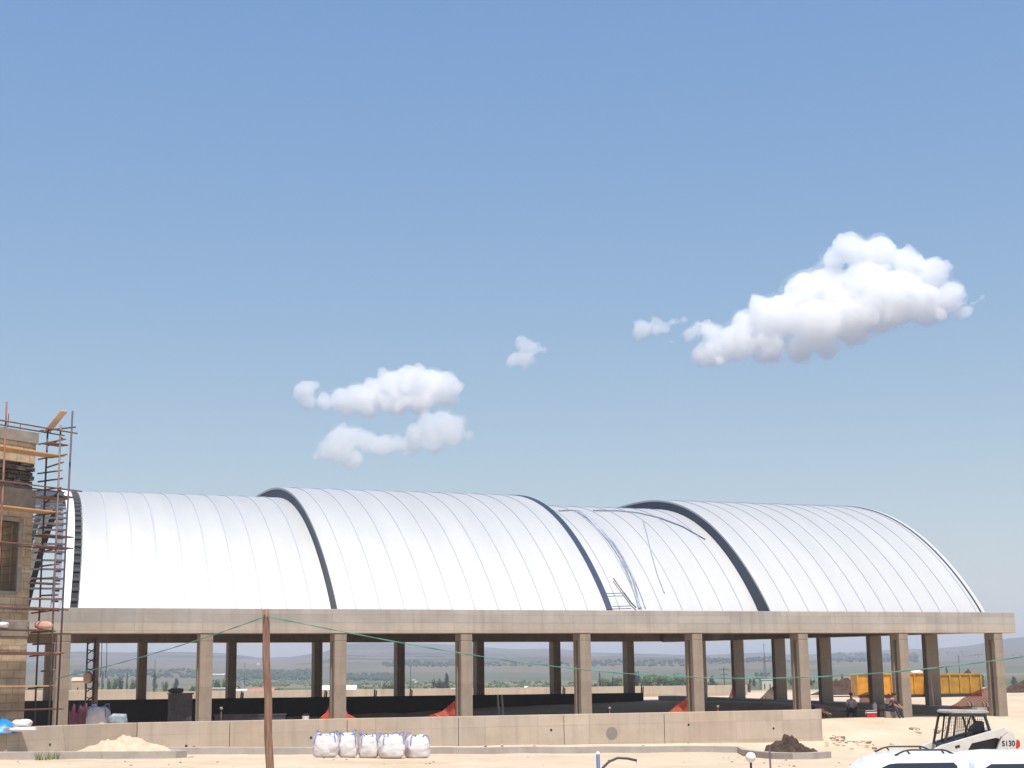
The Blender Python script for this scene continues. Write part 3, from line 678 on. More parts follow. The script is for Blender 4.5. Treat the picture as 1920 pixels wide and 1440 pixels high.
def capped_post(px, py, Y, h, label, r=.06, z=None, m='cornice', rr=.02):
    p = at(px, py, Y); t = thing('capped_stake', (p.x, p.y, p.z - h), label, 'stake')
    MB().tube([(0, 0, 0), (0, 0, h - r)], rr, 8).build('stake_rod', M['rust'], t, smooth=True)
    b = MB(); b.sphere((0, 0, h - r), (r, r, r * .9), 12, 8); b.build('cap', M[m], t, smooth=True); return t
capped_post(415, 1325, 70, 1.0, 'pale capped stake behind the wall left of the wooden pole', .075)
capped_post(1143, 1325, 72.5, 1.1, 'pale capped stake behind the wall in the middle bay', .065)
capped_post(1346, 1322, 76, 1.1, 'pale capped stake behind the wall near its right end', .065)
p = at(940, 1316, 100)
for i, dx in enumerate((-.12, .14)): tag(MB().bar((p.x + dx, p.y, p.z - 1.2), (p.x + dx - .1, p.y, p.z + .45), .12, .05).build('white_board', M['limew']), ('left' if i == 0 else 'right') + ' one of two short white boards upright in the shaded bay', 'board', 'short white boards')
t = thing('bucket', at(573, 1352, 71), 'pale bucket behind the wall right of the wooden pole', 'bucket'); MB().tube([(0, 0, -.1), (0, 0, .22)], [.13, .16], 16).build('pail', M['bag'], t, smooth=False); MB().tube([(-.16, 0, .2), (-.1, 0, .3), (.1, 0, .3), (.16, 0, .2)], .01, 6).build('handle', M['steel'], t)
for i, (px, nm) in enumerate(((453, 'left of the wooden pole'), (610, 'left of the third column'), (703, 'in the third bay'), (770, 'right of a back column'), (1057, 'in the fifth bay'), (1204, 'near the sixth column'), (1324, 'in the seventh bay'), (1405, 'between the far end columns'))):
    p = at(px, 1306 - 0.004 * (px - 450), 106); dd, nn = toB(p.x, p.y); v = ray(px, 1306); t_ = (BO.dot(nv) + 39.75) / Vector((v.x, v.y, 0)).dot(nv); g = v * t_
    t = thing('starter_bar_bundle', (g.x, g.y, 1.85), 'dark rebar stub on the basement wall ' + nm, 'rebar', group='dark rebar stubs on the basement wall')
    for k in range(4): MB().tube([(.12 * (k % 2) - .06, .12 * (k // 2) - .06, -.1), (.12 * (k % 2) - .06 + .04, .12 * (k // 2) - .06, .38 + .08 * (k % 3))], .045, 6).build('bar', M['steel'], t)

# ------------------------------------------------------------------ orange netting
def net(pts, Y, label, Y2=None):
    P = [at(x, y, Y + (0 if Y2 is None else (Y2 - Y) * i / max(1, len(pts) - 1))) for i, (x, y) in enumerate(pts)]
    c = sum(P, Vector()) / len(P); bm = bmesh.new(); vs = [bm.verts.new(p - c) for p in P]; f = bm.faces.new(vs)
    bmesh.ops.triangulate(bm, faces=[f]); bmesh.ops.subdivide_edges(bm, edges=bm.edges, cuts=7, use_grid_fill=True)
    for v in bm.verts: v.co.y += .10 * math.sin(v.co.x * 7 + v.co.z * 3) + .05 * math.sin(v.co.z * 9)
    me = bpy.data.meshes.new('safety_net'); bm.to_mesh(me); bm.free(); me.materials.append(M['net'])
    o = bpy.data.objects.new('safety_net', me); COL.objects.link(o); o.location = c; return tag(o, label, 'netting', 'orange safety nets between the columns')
net([(594, 1352), (611, 1336), (618, 1320), (622, 1352)], 72.2, 'small orange net left of the third column')
net([(644, 1320), (652, 1338), (678, 1352), (644, 1352)], 72.6, 'orange net draped right of the third column')
net([(855, 1312), (855, 1351), (772, 1351), (828, 1334)], 74.6, 'broad orange net rising to the fourth column from the left')
net([(1288, 1308), (1288, 1345), (1238, 1345), (1262, 1328)], 78.8, 'orange net rising to the sixth column from the left')
net([(1379, 1276), (1381, 1308), (1366, 1308), (1370, 1296)], 108, 'narrow orange net by the farthest end column')
net([(1452, 1284), (1452, 1311), (1424, 1311), (1436, 1298)], 103, 'orange net by the second farthest end column')
net([(1628, 1297), (1634, 1318), (1610, 1318), (1612, 1303)], 95, 'red orange net hanging behind the seated person')
net([(1668, 1300), (1675, 1318), (1658, 1318), (1660, 1306)], 94, 'small red net scrap above the dark clothed person')
net([(1858, 1287), (1858, 1334), (1780, 1326), (1808, 1308), (1838, 1292)], 86.5, 'large orange net stretched to the right end column')

# ------------------------------------------------------------------ yellow skips
def skip(px0, px1, ytop, Y, m, label, nr, dep=2.4, z0=None):
    a, b_ = at(px0, ytop, Y), at(px1, ytop, Y); L = b_.x - a.x; z0 = ground_z(a.x + L / 2, Y) + .12; H = (a.z + b_.z) / 2 - z0
    t = thing('skip_container', (a.x, Y, z0), label, 'skip')
    f = MB(); th = .06
    f.box(0, L, 0, th, .1, H).box(0, L, dep - th, dep, .1, H).box(0, th, th + .001, dep - th - .001, .1, H).box(L - th, L, th + .001, dep - th - .001, .1, H).box(0, L, 0.001, dep - .001, 0, .099)
    f.build('hull', m, t, bevel=.01)
    MB().box(-.05, L + .05, -.07, .09, H, H + .12).box(-.05, L + .05, dep - .09, dep + .07, H, H + .12).build('top_rail', m, t, bevel=.01)
    for i in range(nr + 1): MB().prism([(L * i / nr - .06, .12), (L * i / nr + .06, .12), (L * i / nr + .06, H - .002), (L * i / nr - .06, H - .002)], -.12, -.002).build('rib', m, t, bevel=.01)
    MB().box(0, L, -.1, -.003, -.12, .11).build('skid_rail', M['black'], t)
    return t
skip(1607, 1735, 1265, 120, M['yel'], 'bright yellow ribbed skip behind the end columns', 6)
skip(1741, 1838, 1266, 118.6, M['mustard'], 'mustard ribbed skip nearest the right end column', 5)
sack('rubbish_bag', at(1718, 1264, 120.8) - Vector((0, 0, .25)), (.6, .4, .32), M['bag'], 'white rubbish sacks on the bright yellow skip', 'sack', 3)
p = at(1815, 1262, 120) - Vector((0, 0, .35)); mound('dirt_heap', (p.x, p.y), .75, .6, .55, M['dirt'], 'brown rubble heap topping the mustard skip', 'rubble', z0=p.z, N=12)

# ------------------------------------------------------------------ people
def skinned(name, verts, edges, radii, m, parent, root=0, sub=2):
    me = bpy.data.meshes.new(name); me.from_pydata(verts, edges, []); me.update(); me.materials.append(m)
    o = bpy.data.objects.new(name, me); COL.objects.link(o); o.parent = parent
    sk = o.modifiers.new('skin', 'SKIN'); sk.use_smooth_shade = True
    lay = me.skin_vertices[0] if me.skin_vertices else None
    if lay:
        for i, r in enumerate(radii): lay.data[i].radius = (r, r) if not hasattr(r, '__len__') else r; lay.data[i].use_root = (i == root)
    ss = o.modifiers.new('sub', 'SUBSURF'); ss.levels = sub; ss.render_levels = sub
    return o
def seated(loc, rz, label, shirt, trou, lean=.25, seat=.48, legout=.0):
    """figure faces local -Y; hips at seat height"""
    t = thing('person', loc, label, 'person', rz)
    H = seat + .08; L = lean
    J = [(0, 0, H), (0, -.05 - L * .3, H + .22), (0, -.1 - L * .8, H + .42), (0, -.12 - L, H + .54), (0, -.15 - L * 1.05, H + .62), (0, -.17 - L * 1.1, H + .74)]
    rad = [.15, .135, .15, .07, .06, .098]
    E_ = [(0, 1), (1, 2), (2, 3), (3, 4), (4, 5)]
    def lim(s_):
        b = len(J)
        J.extend([(s_ * .18, -.12 - L * .9, H + .45), (s_ * .26, -.26 - L, H + .22), (s_ * .16, -.46 - L * .9, H + .12), (s_ * .14, -.54 - L * .9, H + .09)])
        rad.extend([.06, .047, .034, .03]); E_.extend([(2, b), (b, b + 1), (b + 1, b + 2), (b + 2, b + 3)])
        for k in range(4):
            q = len(J); J.extend([(s_ * (.165 - .022 * k), -.60 - L * .9, H + .07), (s_ * (.165 - .022 * k), -.635 - L * .9, H + .035 + .003 * k)]); rad.extend([.011, .009]); E_.extend([(b + 3, q), (q, q + 1)])
        q = len(J); J.append((s_ * .09, -.56 - L * .9, H + .10)); rad.append(.011); E_.append((b + 3, q))
        b = len(J)
        J.extend([(s_ * .10, -.03, H - .02), (s_ * .2, -.45, H + .03), (s_ * .22, -.50 - legout, H - .42), (s_ * .22, -.50 - legout, .07), (s_ * .24, -.70 - legout, .04)])
        rad.extend([.10, .075, .05, .042, .035]); E_.extend([(0, b), (b, b + 1), (b + 1, b + 2), (b + 2, b + 3), (b + 3, b + 4)])
        return b
    b1 = lim(-1); b2 = lim(1)
    skinned('body', J, E_, rad, M['skin'], t)
    def sub_(idx, name, m, grow, edges):
        mp = {j: i for i, j in enumerate(idx)}
        skinned(name, [J[j] for j in idx], [(mp[a], mp[b]) for a, b in edges], [rad[j] * grow for j in idx], m, t)
    la, ra = 6, b2 - 13 + 0
    arms = []
    a1 = 6; a2 = b1 + 5
    sub_([0, 1, 2, a1, a1 + 1, a2, a2 + 1], 'shirt', shirt, 1.14, [(0, 1), (1, 2), (2, a1), (a1, a1 + 1), (2, a2), (a2, a2 + 1)])
    sub_([0, b1, b1 + 1, b1 + 2, b1 + 3, b2, b2 + 1, b2 + 2, b2 + 3], 'trousers', trou, 1.2, [(0, b1), (b1, b1 + 1), (b1 + 1, b1 + 2), (b1 + 2, b1 + 3), (0, b2), (b2, b2 + 1), (b2 + 1, b2 + 2), (b2 + 2, b2 + 3)])
    for s_, b in ((-1, b1), (1, b2)):
        f = J[b + 4]; q = MB().sphere((f[0], f[1] + .07, .045), (.05, .14, .05), 10, 6); q.build('shoe', M['black'], t, smooth=True)
    h = J[5]; q = MB().sphere((h[0], h[1] + .02, h[2] + .035), (.1, .112, .09), 14, 10); q.build('hair', M['hair'], t, smooth=True)
    q = MB().sphere((h[0], h[1] - .105, h[2] - .005), (.014, .02, .022), 6, 5); q.build('nose', M['skin'], t, smooth=True)
    for s_ in (-1, 1): MB().sphere((h[0] + s_ * .035, h[1] - .092, h[2] + .015), .011, 6, 5).build('eye', M['black'], t, smooth=True)
    return t
gp = at(1602, 1351, 84.2)
zf = .62
seated((gp.x, gp.y + .45, .50), R(-14), 'person in a light lilac shirt sitting on the bench, leaning forward', M['shirtl'], M['trou'], .22)
gp2 = at(1672, 1351, 81.6)
seated((gp2.x, gp2.y + .3, .50), R(55), 'person in dark clothes sitting on a block before a column', M['shirtd'], M['trou'], .12, legout=.1)
bt = thing('bench', (gp.x + .2, gp.y + .62, .50), 'low dark plank bench under the lilac shirted person', 'bench', R(8))
q = MB().box(gp2.x - .25, gp2.x + .25, gp2.y + .1, gp2.y + .5, .45, .96); tag(q.build('concrete_block', M['colm'], bevel=.02), 'concrete block seat under the dark clothed person', 'block')
MB().box(-1.9, 1.75, -.18, .18, .42, .47).build('seat_plank', M['plank_old'], bt, bevel=.005)
for x_ in (-1.5, 0, 1.4): MB().box(x_ - .1, x_ + .1, -.15, .15, 0, .419).build('block', M['colm'], bt, bevel=.01)
p = at(1634, 1351, 83.2); t = thing('cooler_box', (p.x, p.y, .50), 'red cooler box with a pale lid on the ground between the people', 'cooler', .1)
MB().box(-.26, .26, -.16, .16, 0, .36).build('box_body', M['red'], t, bevel=.03); MB().box(-.27, .27, -.17, .17, .362, .42).build('lid', M['bag'], t, bevel=.02)
MB().tube([(-.28, 0, .3), (-.28, 0, .5), (.28, 0, .5), (.28, 0, .3)], .012, 6).build('handle', M['bag'], t)
p = at(1642, 1330, 84.4); t = thing('water_jug', (p.x, p.y + .2, .98), 'pale plastic water jug on the bench above the red cooler', 'jug'); MB().tube([(0, 0, 0), (0, 0, .3), (0, 0, .38), (0, 0, .42)], [.12, .12, .05, .05], 14).build('bottle', M['bag'], t); MB().tube([(0, 0, .421), (0, 0, .46)], .055, 12).build('cap', M['bluesleeve'], t)
sack('grey_sack', (at(1655, 1340, 84.8).x, 85.2, .98), (.3, .22, .22), mat('grey_sackcloth', (.25, .235, .23), (.15, .14, .14), 4, .8), 'grey sack lying on the bench between the people', 'sack', 31)
t = thing('tool_drill', (at(1547, 1345, 83).x, 83, .50), 'yellow and white power tool beside the wall end', 'power tool', .4)
MB().tube([(-.3, 0, .55), (.1, 0, .42), (.25, 0, .38)], [.07, .09, .05], 12).build('motor', M['yel'], t, smooth=True); MB().tube([(.25, 0, .38), (.42, 0, .33)], [.05, .02], 10).build('nose_cone', M['bag'], t); MB().tube([(.05, 0, .42), (.1, 0, 0)], .04, 8).build('grip', M['black'], t)
heap('maroon_cloth', (at(1530, 1340, 82).x, 82.5, 1.0), .55, .3, .28, M['maroon'], 'dark maroon cloth over the ledge beyond the wall end', 'cloth', 8)

# ------------------------------------------------------------------ wooden pole and green cable
pt, pbm = at(497.5, 1143, 45), at(505.5, 1440, 45); sl_ = (pt - pbm) / (pt.z - pbm.z); base = pbm - sl_ * (pbm.z + .3)
pts = [base + (pt - base) * (i / 14) + Vector((.014 * math.sin(i * 1.1), 0, 0)) for i in range(15)]
o = MB().tube([p - base for p in pts], [.118 - .016 * i / 14 for i in range(15)], 16).build('pole_trunk', M['wood'], False, smooth=True)
t = thing('wooden_pole', base, 'tall bare wooden pole carrying the green cable', 'pole'); o.parent = t
MB().tube([(pt - base) + Vector((0, -.12, -.18)), (pt - base) + Vector((0, -.16, -.18))], .03, 8).build('hook', M['steel'], t)
def cable_run(knots, name, label, r=.022, strands=2, n=90):
    xs = [k[0] for k in knots]; b = MB(); P = []
    for i in range(n + 1):
        x = knots[0][0] + (knots[-1][0] - knots[0][0]) * i / n
        # lagrange in pixel x through the measured sag, depth linear
        y = 0
        for j, kj in enumerate(knots):
            t_ = kj[1]
            for k_, kk in enumerate(knots):
                if k_ != j: t_ *= (x - kk[0]) / (kj[0] - kk[0])
            y += t_
        D = knots[0][2] + (knots[-1][2] - knots[0][2]) * i / n; P.append(at(x, y, D))
    for s_ in range(strands):
        b.tube([p + Vector((0, math.cos(i * .9 + s_ * math.pi), math.sin(i * .9 + s_ * math.pi))) * r * .8 for i, p in enumerate(P)], r, 6)
    return tag(b.build(name, M['teal'], smooth=True), label, 'cable')
cable_run([(500, 1156, 44.9), (860, 1224, 0), (1300, 1270, 0), (1920, 1231, 0), (2250, 1178, 38)], 'twisted_cable', 'green twisted cable sagging right from the wooden pole', .0105)
cable_run([(495, 1157, 44.9), (300, 1222, 0), (97, 1274, 59.4)], 'twisted_cable', 'green twisted cable from the wooden pole to the scaffold', .0105, n=40)

# ------------------------------------------------------------------ foreground stakes and hose
def stake(px, py, Y, r, label, cap=.04, m='bluesleeve', capm='limew'):
    p = at(px, py, Y); z0 = ground_z(p.x, p.y); t = thing('marker_stake', (p.x, p.y, z0 - .1), label, 'stake'); h = p.z - z0 + .1
    MB().tube([(0, 0, 0), (.0, 0, h - cap)], r, 10).build('stake_rod', M[m], t, smooth=True)
    b = MB(); b.sphere((0, 0, h - cap), (cap, cap, cap), 14, 8); b.build('cap', M[capm], t, smooth=True); return t
stake(1121, 1409, 20, .022, 'blue stake with a small white tip at the bottom edge', .026)
stake(1407, 1410, 20, .014, 'thin stake with a round white cap at the bottom edge', .065, 'steel')
stake(1443, 1402, 20, .012, 'thin grey blue rod right of the white capped stake', .013, 'tubep', 'tubep')
P_ = [at(x, y, 20) for x, y in ((1122, 1470), (1130, 1440), (1142, 1428), (1158, 1421), (1176, 1422), (1194, 1426))]
P_[0].z = ground_z(P_[0].x, 20) ; P_.insert(1, at(1124, 1452, 20))
tag(MB().tube(P_, .016, 10).build('bent_hose', M['steel'], smooth=True), 'black hose bent over beside the blue stake', 'hose')
tag(MB().tube([at(1194, 1427, 20), at(1193, 1433, 20), at(1188, 1437, 20), at(1180, 1445, 20)], .005, 6).build('white_string', M['bag'], smooth=True), 'white string hanging from the black hose tip', 'string')

# ------------------------------------------------------------------ skid steer loader (faces left)
SX, SY, PPM = 1835., 45., F_PX * 1.0 / 45.0 / 1.012
s0 = at(SX, 1400, SY); zg = ground_z(s0.x, s0.y); 
ld = thing('skid_loader', (s0.x, s0.y, zg), 'white skid steer loader with a caged cab, lettered S130', 'loader', R(4))
def lp(x, y):   # side profile point from its measured outline -> local x,z
    p = at(x, y, SY); return (p.x - s0.x, p.z - zg)
def lprism(name, pts, y0, y1, m, bevel=.01): return MB().prism([lp(*p) for p in pts], y0, y1).build(name, m, ld, bevel=bevel)
arm = [(1752, 1404), (1766, 1397), (1884, 1364), (1892, 1372), (1880, 1381), (1822, 1394), (1811, 1414), (1755, 1412)]
lprism('lift_arm', arm, 0, .16, M['loader']); lprism('lift_arm', arm, 1.30, 1.46, M['loader'])
up = [(1886, 1366), (1903, 1375), (1908, 1388), (1905, 1425), (1872, 1430), (1869, 1414), (1876, 1392), (1880, 1382.5)]
for y0, y1 in ((0.01, .15), (1.31, 1.45)): lprism('rear_upright', up, y0, y1, M['loader'])
lprism('engine_cover', [(1812, 1414), (1826, 1392), (1872, 1384), (1902, 1388), (1906, 1428), (1812, 1432)], .20, 1.26, M['black'], .03)
lprism('chassis', [(1752, 1415), (1905, 1416), (1908, 1432), (1900, 1450), (1760, 1450), (1748, 1436)], .17, 1.29, M['loader'], .03)
lprism('cab_base', [(1782, 1413), (1779, 1396), (1868, 1370), (1872, 1384), (1815, 1413)], .24, 1.22, M['black'], .01)
lprism('cab_roof', [(1783, 1333), (1788, 1330.5), (1852, 1331.5), (1860, 1334), (1861, 1337), (1850, 1338.5), (1790, 1338), (1783, 1336)], .20, 1.26, mat('cab_roof_paint', (.42, .41, .40), (.3, .29, .29), 3, .5), .02)
def lbar(name, a, b, y, wd=.05, m='black', y2=None):
    A, Bp = lp(*a), lp(*b); return MB().bar((A[0], y, A[1]), (Bp[0], y if y2 is None else y2, Bp[1]), wd, wd).build(name, M[m], ld, bevel=.006)
for y in (.24, 1.22):
    lbar('cab_post', (1787, 1338), (1776, 1397), y, .06); lbar('cab_post', (1851, 1338), (1863, 1373), y, .07)
    lbar('cab_post', (1798, 1338), (1792, 1393), y, .045); lbar('cab_rail', (1786, 1341), (1856, 1341), y, .09); lbar('cab_rail', (1779, 1396), (1866, 1371), y, .05)
for y in (.26, 1.2):
    b = MB()
    for i in range(13):
        x = 1801 + i * 3.9; a, c = lp(x, 1342), lp(x - 4 + i * .25, 1390 - i * 1.25); b.bar((a[0], y, a[1]), (c[0], y, c[1]), .009, .009)
    for z_ in range(5):
        a, c = lp(1799, 1349 + z_ * 7), lp(1855 - 2 * z_, 1349 + z_ * 7 * .72); b.bar((a[0], y, a[1]), (c[0], y, c[1]), .007, .007)
    b.build('side_grille', M['black'], ld)
lbar('operator_bar', (1816, 1340), (1823, 1368), .5, .05); lbar('operator_bar', (1833, 1340), (1823, 1368), .5, .04); lbar('operator_bar', (1823, 1368), (1842, 1371), .5, .05); lbar('operator_bar', (1823, 1368), (1820, 1385), .5, .05)
lprism('seat', [(1834, 1380), (1838, 1366), (1852, 1352), (1858, 1354), (1860, 1373)], .5, .95, M['black'], .02)
lbar('door_wire', (1783, 1360), (1771, 1378), .3, .012); lbar('door_wire', (1771, 1378), (1769, 1396), .3, .012)
for y in (-.12, 1.27):
    for x_ in (1772, 1880):
        c = lp(x_, 1440); wz = .38; b = MB().tube([(c[0], y, wz), (c[0], y + .26, wz)], .40, 28); wh = b.build('wheel', M['rubber'], ld, bevel=.03)
        MB().tube([(c[0], y - .006, wz), (c[0], y + .266, wz)], .2, 20).build('rim', M['yel'], wh)
bk = [(1700, 1459), (1746, 1440), (1752, 1430), (1748, 1462)]
lprism('bucket', bk, -.1, 1.56, M['loader'], .01)
lprism('tail_light', [(1906, 1388), (1911, 1386.5), (1915, 1390), (1916, 1399), (1912, 1404), (1907, 1404)], .02, .14, M['red'], .015)
def text_part(body, p, size, m, y=-.004, parent=None, name='lettering', sx=1):
    cu = bpy.data.curves.new(name, 'FONT'); cu.body = body; cu.size = size; cu.extrude = .003; cu.align_x = 'CENTER'; cu.align_y = 'CENTER'; cu.offset = .004
    o = bpy.data.objects.new(name, cu); COL.objects.link(o); o.parent = parent; o.location = (p[0], y, p[1]); o.rotation_euler = (R(90), 0, 0); o.scale = (sx, 1, 1)
    bpy.context.view_layer.update(); me = bpy.data.meshes.new_from_object(o.evaluated_get(bpy.context.evaluated_depsgraph_get())); me.name = name; me.materials.clear(); me.materials.append(m)
    n = bpy.data.objects.new(name, me); COL.objects.link(n); n.parent = parent; n.location = o.location; n.rotation_euler = o.rotation_euler; n.scale = o.scale
    bpy.data.objects.remove(o); return n
text_part('S130', lp(1892.5, 1394.5), .21, M['black'], .004, ld, sx=.92)
b = MB(); 
for i in range(6): a = lp(1882 + i * 3.6, 1404.5 + (i % 2) * 1.6); c = lp(1885 + i * 3.6, 1406 - (i % 2) * 1.2); b.bar((a[0], .003, a[1]), (c[0], .003, c[1]), .012, .03)
b.build('red_script', M['red'], ld)
a = lp(1790, 1401); c = lp(1799, 1398.5); MB().bar((a[0], -.004, a[1]), (c[0], -.004, c[1]), .01, .07).build('badge', M['black'], ld)

# ------------------------------------------------------------------ white pickup with hardtop (faces left)
cx = at(1700, 1430, 25); PX0 = cx.x; zc = ground_z(cx.x, 25.8)
car = thing('pickup_truck', (cx.x + .09, 25, zc), 'white double bodied pickup with roof rails and hardtop at the bottom right', 'pickup')
def cp(x, y): p = at(x, y, 25); return (p.x - PX0, p.z - zc)
WID = 1.72
def car_body(name, poly, m, y0=0, y1=WID, tumble=.0, zb=1.0, bevel=.05, seg=4, parent=None):
    b = MB().prism(poly, y0, y1)
    ym = (y0 + y1) / 2
    for v in b.v:
        if v.z > zb: v.y = ym + (v.y - ym) * (1 - tumble * (v.z - zb))
    o = b.build(name, m, parent or car, fix=True); bv = o.modifiers.new('bevel', 'BEVEL'); bv.width = bevel; bv.segments = seg; bv.limit_method = 'ANGLE'; bv.angle_limit = R(25)
    for p_ in o.data.polygons: p_.use_smooth = True
    return o
zr = cp(1720, 1413)[1]   # roof height
x0, x1 = cp(1618, 1425)[0], cp(1811, 1425)[0]
cab = [(x0 - .55, .98), (x0 + .0, zr - .28), (x0 + .17, zr - .13), (x0 + .45, zr - .035), (x0 + .75, zr), (x1 - .12, zr - .005), (x1 - .01, zr - .05), (x1, .98)]
car_body('cab', cab, M['carpaint'], .03, WID - .03, .22, bevel=.07)
bx1 = x1 + 2.25
car_body('canopy', [(x1 + .03, .98), (x1 + .06, zr - .3), (x1 + .10, zr - .11), (x1 + .24, zr - .035), (x1 + .6, zr - .01), (bx1 - .2, zr - .03), (bx1 - .02, zr - .15), (bx1 + .1, .98)], M['carpaint'], .02, WID - .02, .2, bevel=.08)
car_body('lower_body', [(x0 - 1.75, .38), (x0 - 1.78, .72), (x0 - 1.65, .86), (x0 - .6, .995), (bx1 + .12, .995), (bx1 + .14, .5), (bx1, .38)], M['carpaint'], 0, WID, 0, bevel=.06)
def glass(name, poly, parent=car, side=0):
    # pane lies against the leaning flank
    t_ = .2 if side else .22; ym = WID / 2; vs = []; hw = ym - (.02 if side else .03)
    for s_ in (-1, 1):
        q = MB(); v0 = []
        for off in (.008, -.02):
            for (x, z) in poly:
                y = ym + s_ * (hw * (1 - t_ * max(0, z - 1.0)) + off); v0.append((x, y, z))
        n = len(poly); q.add(v0, [tuple(range(n)), tuple(range(2 * n - 1, n - 1, -1))] + [(i, i + n, (i + 1) % n + n, (i + 1) % n) for i in range(n)])
        q.build(name, M['glass'], parent, fix=True)
wt = cp(1700, 1431.5)[1]
glass('side_window', [(x0 + .06, 1.03), (x0 + .22, wt - .06), (x0 + .34, wt - .012), (x0 + .45, wt), (cp(1783, 1431)[0] - .02, wt), (cp(1787, 1435)[0], wt - .05), (cp(1787, 1440)[0], 1.03)])
glass('canopy_window', [(x1 + .14, 1.05), (x1 + .2, wt - .1), (x1 + .32, wt - .03), (bx1 - .35, wt - .035), (bx1 - .25, wt - .1), (bx1 - .22, 1.05)], side=1)
for y in (.17, WID - .17):   # roof rails
    a, e = cp(1672, 1421), cp(1783, 1423); t1, t2 = cp(1692, 1410.5), cp(1762, 1411.5)
    rl = MB().tube([(a[0], y, zr - .03), (t1[0] - .02, y, zr + .035), (t1[0] + .08, y, zr + .05), (t2[0], y, zr + .045), (t2[0] + .06, y, zr + .03), (e[0], y, zr - .02)], .014, 8)
    rl.tube([(t1[0] + .02, y, zr + .04), (t1[0] + .06, y, zr - .01)], .014, 6).tube([(t2[0] - .02, y, zr + .04), (t2[0] + .02, y, zr - .01)], .014, 6)
    rl.build('roof_rail', M['black'], car, smooth=True)
car_body('windscreen', [(x0 - .50, 1.04), (x0 - .03, zr - .29), (x0 + .0, zr - .31), (x0 - .47, 1.02)], M['glass'], .12, WID - .12, .22, bevel=.004)
MB().box(x0 - .4, x0 - .3, -.16, -.01, 1.0, 1.16).build('mirror', M['black'], car, bevel=.03)
MB().box(x0 + .62, x0 + .74, -.012, -.001, .88, .92).build('door_handle', M['black'], car, bevel=.004)
for x_ in (x0 - 1.0, bx1 - .75):
    for y in (-.02, WID - .2):
        wh = MB().tube([(x_, y, .36), (x_, y + .22, .36)], .36, 32).build('wheel', M['rubber'], car, bevel=.03)
        MB().tube([(x_, y - .006, .36), (x_, y + .226, .36)], .2, 20).build('rim', M['rim'], wh)
MB().box(x0 - 1.82, x0 - 1.7, .05, WID - .05, .36, .58).build('bumper', M['black'], car, bevel=.03)
for y in (.12, WID - .42): MB().box(x0 - 1.79, x0 - 1.7, y, y + .3, .66, .82).build('headlight', M['glass'], car, bevel=.02)

# ------------------------------------------------------------------ things lying on the low roof between the high shells
def roof_pt(x, y, up=.05):
    v = ray(x, y); best = None
    for i in range(0, 1500):
        n = i * .01 + 1.3; t_ = (BO.dot(nv) + n) / Vector((v.x, v.y, 0)).dot(nv); P = v * t_; z = P.z + CAM_Z
        a = abs(16 - n) / 14.7; pz = BT + .02 + 6.65 * max(0, 1 - min(1, a) ** 2.6) ** .94
        if pz >= z - up: 
            return Vector((P.x, P.y, pz + up))
    return Vector((P.x, P.y, z))
def rope(pts, r, name, m, label, cat, group=None, up=.06):
    P = []
    for (a, b) in zip(pts[:-1], pts[1:]):
        for i in range(8): P.append(roof_pt(a[0] + (b[0] - a[0]) * i / 8, a[1] + (b[1] - a[1]) * i / 8, up))
    P.append(roof_pt(*pts[-1], up)); return tag(MB().tube(P, r, 6).build(name, m, smooth=True), label, cat, group)
M['rope_blue'] = mat('blue_strip', (.16, .21, .30), (.12, .16, .24), 3, .5)
rng = random.Random(4); M['rope'] = mat('grey_rope', (.40, .43, .49), (.3, .33, .39), 4, .7)
for i in range(7):
    o_ = rng.uniform(-4, 4); e_ = rng.uniform(-9, 9)
    rope([(1082 + o_ * .8 + i, 958), (1104 + o_, 970), (1125 + o_, 992), (1146 + o_ + i, 1018), (1164 + o_ + i, 1046), (1182 + o_ * 1.5 + i * .7, 1085), (1196 + o_ + e_ * .4, 1115), (1205 + e_, 1141)], .022, 'roof_rope', M['rope'], 'grey rope hanging down the low roof in a loose bundle', 'rope', 'grey ropes bundled on the low roof')
rope([(1206, 975), (1214, 1005), (1221, 1035), (1233, 1078), (1246, 1112)], .022, 'roof_rope', M['rope'], 'single grey rope slanting across the low roof right of the bundle', 'rope')
rope([(1112, 957), (1160, 957.5), (1195, 961), (1235, 970), (1280, 987), (1322, 1011)], .035, 'roof_strip', M['rope_blue'], 'dark blue strip running over the low roof towards the third shell', 'strip', up=.05)
rope([(1048, 957), (1070, 955.5), (1090, 958)], .05, 'roof_hose', M['rope'], 'grey hose curled over the crest of the low roof', 'hose')
ldt = MB(); lt = thing('roof_ladder', roof_pt(1195, 1143), 'thin dark roof ladder at the foot of the low roof', 'ladder'); L0 = lt.location
def rp(x, y, up=.2): return roof_pt(x, y, up) - L0
MB().tube([rp(1150, 1084), rp(1158, 1096), rp(1170, 1112)], .028, 6).build('stile_top', M['rust'], lt); MB().tube([rp(1170, 1112), rp(1183, 1130), rp(1193, 1143)], .035, 6).build('stile', M['navy'], lt)
for a, b in (((1137, 1113), (1171, 1112)), ((1149, 1137), (1184, 1136.5))): MB().tube([rp(*a), rp((a[0] + b[0]) / 2, (a[1] + b[1]) / 2), rp(*b)], .024, 6).build('rung', M['rope_blue'], lt)
# ropes hanging from the back beam
for i, px in enumerate((190, 199.5)):
    v = ray(px, 1230); t_ = (BO.dot(nv) + 38.4) / Vector((v.x, v.y, 0)).dot(nv); g = v * t_
    tag(MB().tube([(g.x, g.y, 5.66), (g.x + .03, g.y, 4.4), (g.x, g.y, 3.4)], .02, 6).build('hanging_wire', M['tubep'], smooth=True), ('longer left' if i == 0 else 'right') + ' thin wire hanging from the back beam in the first bay', 'wire')
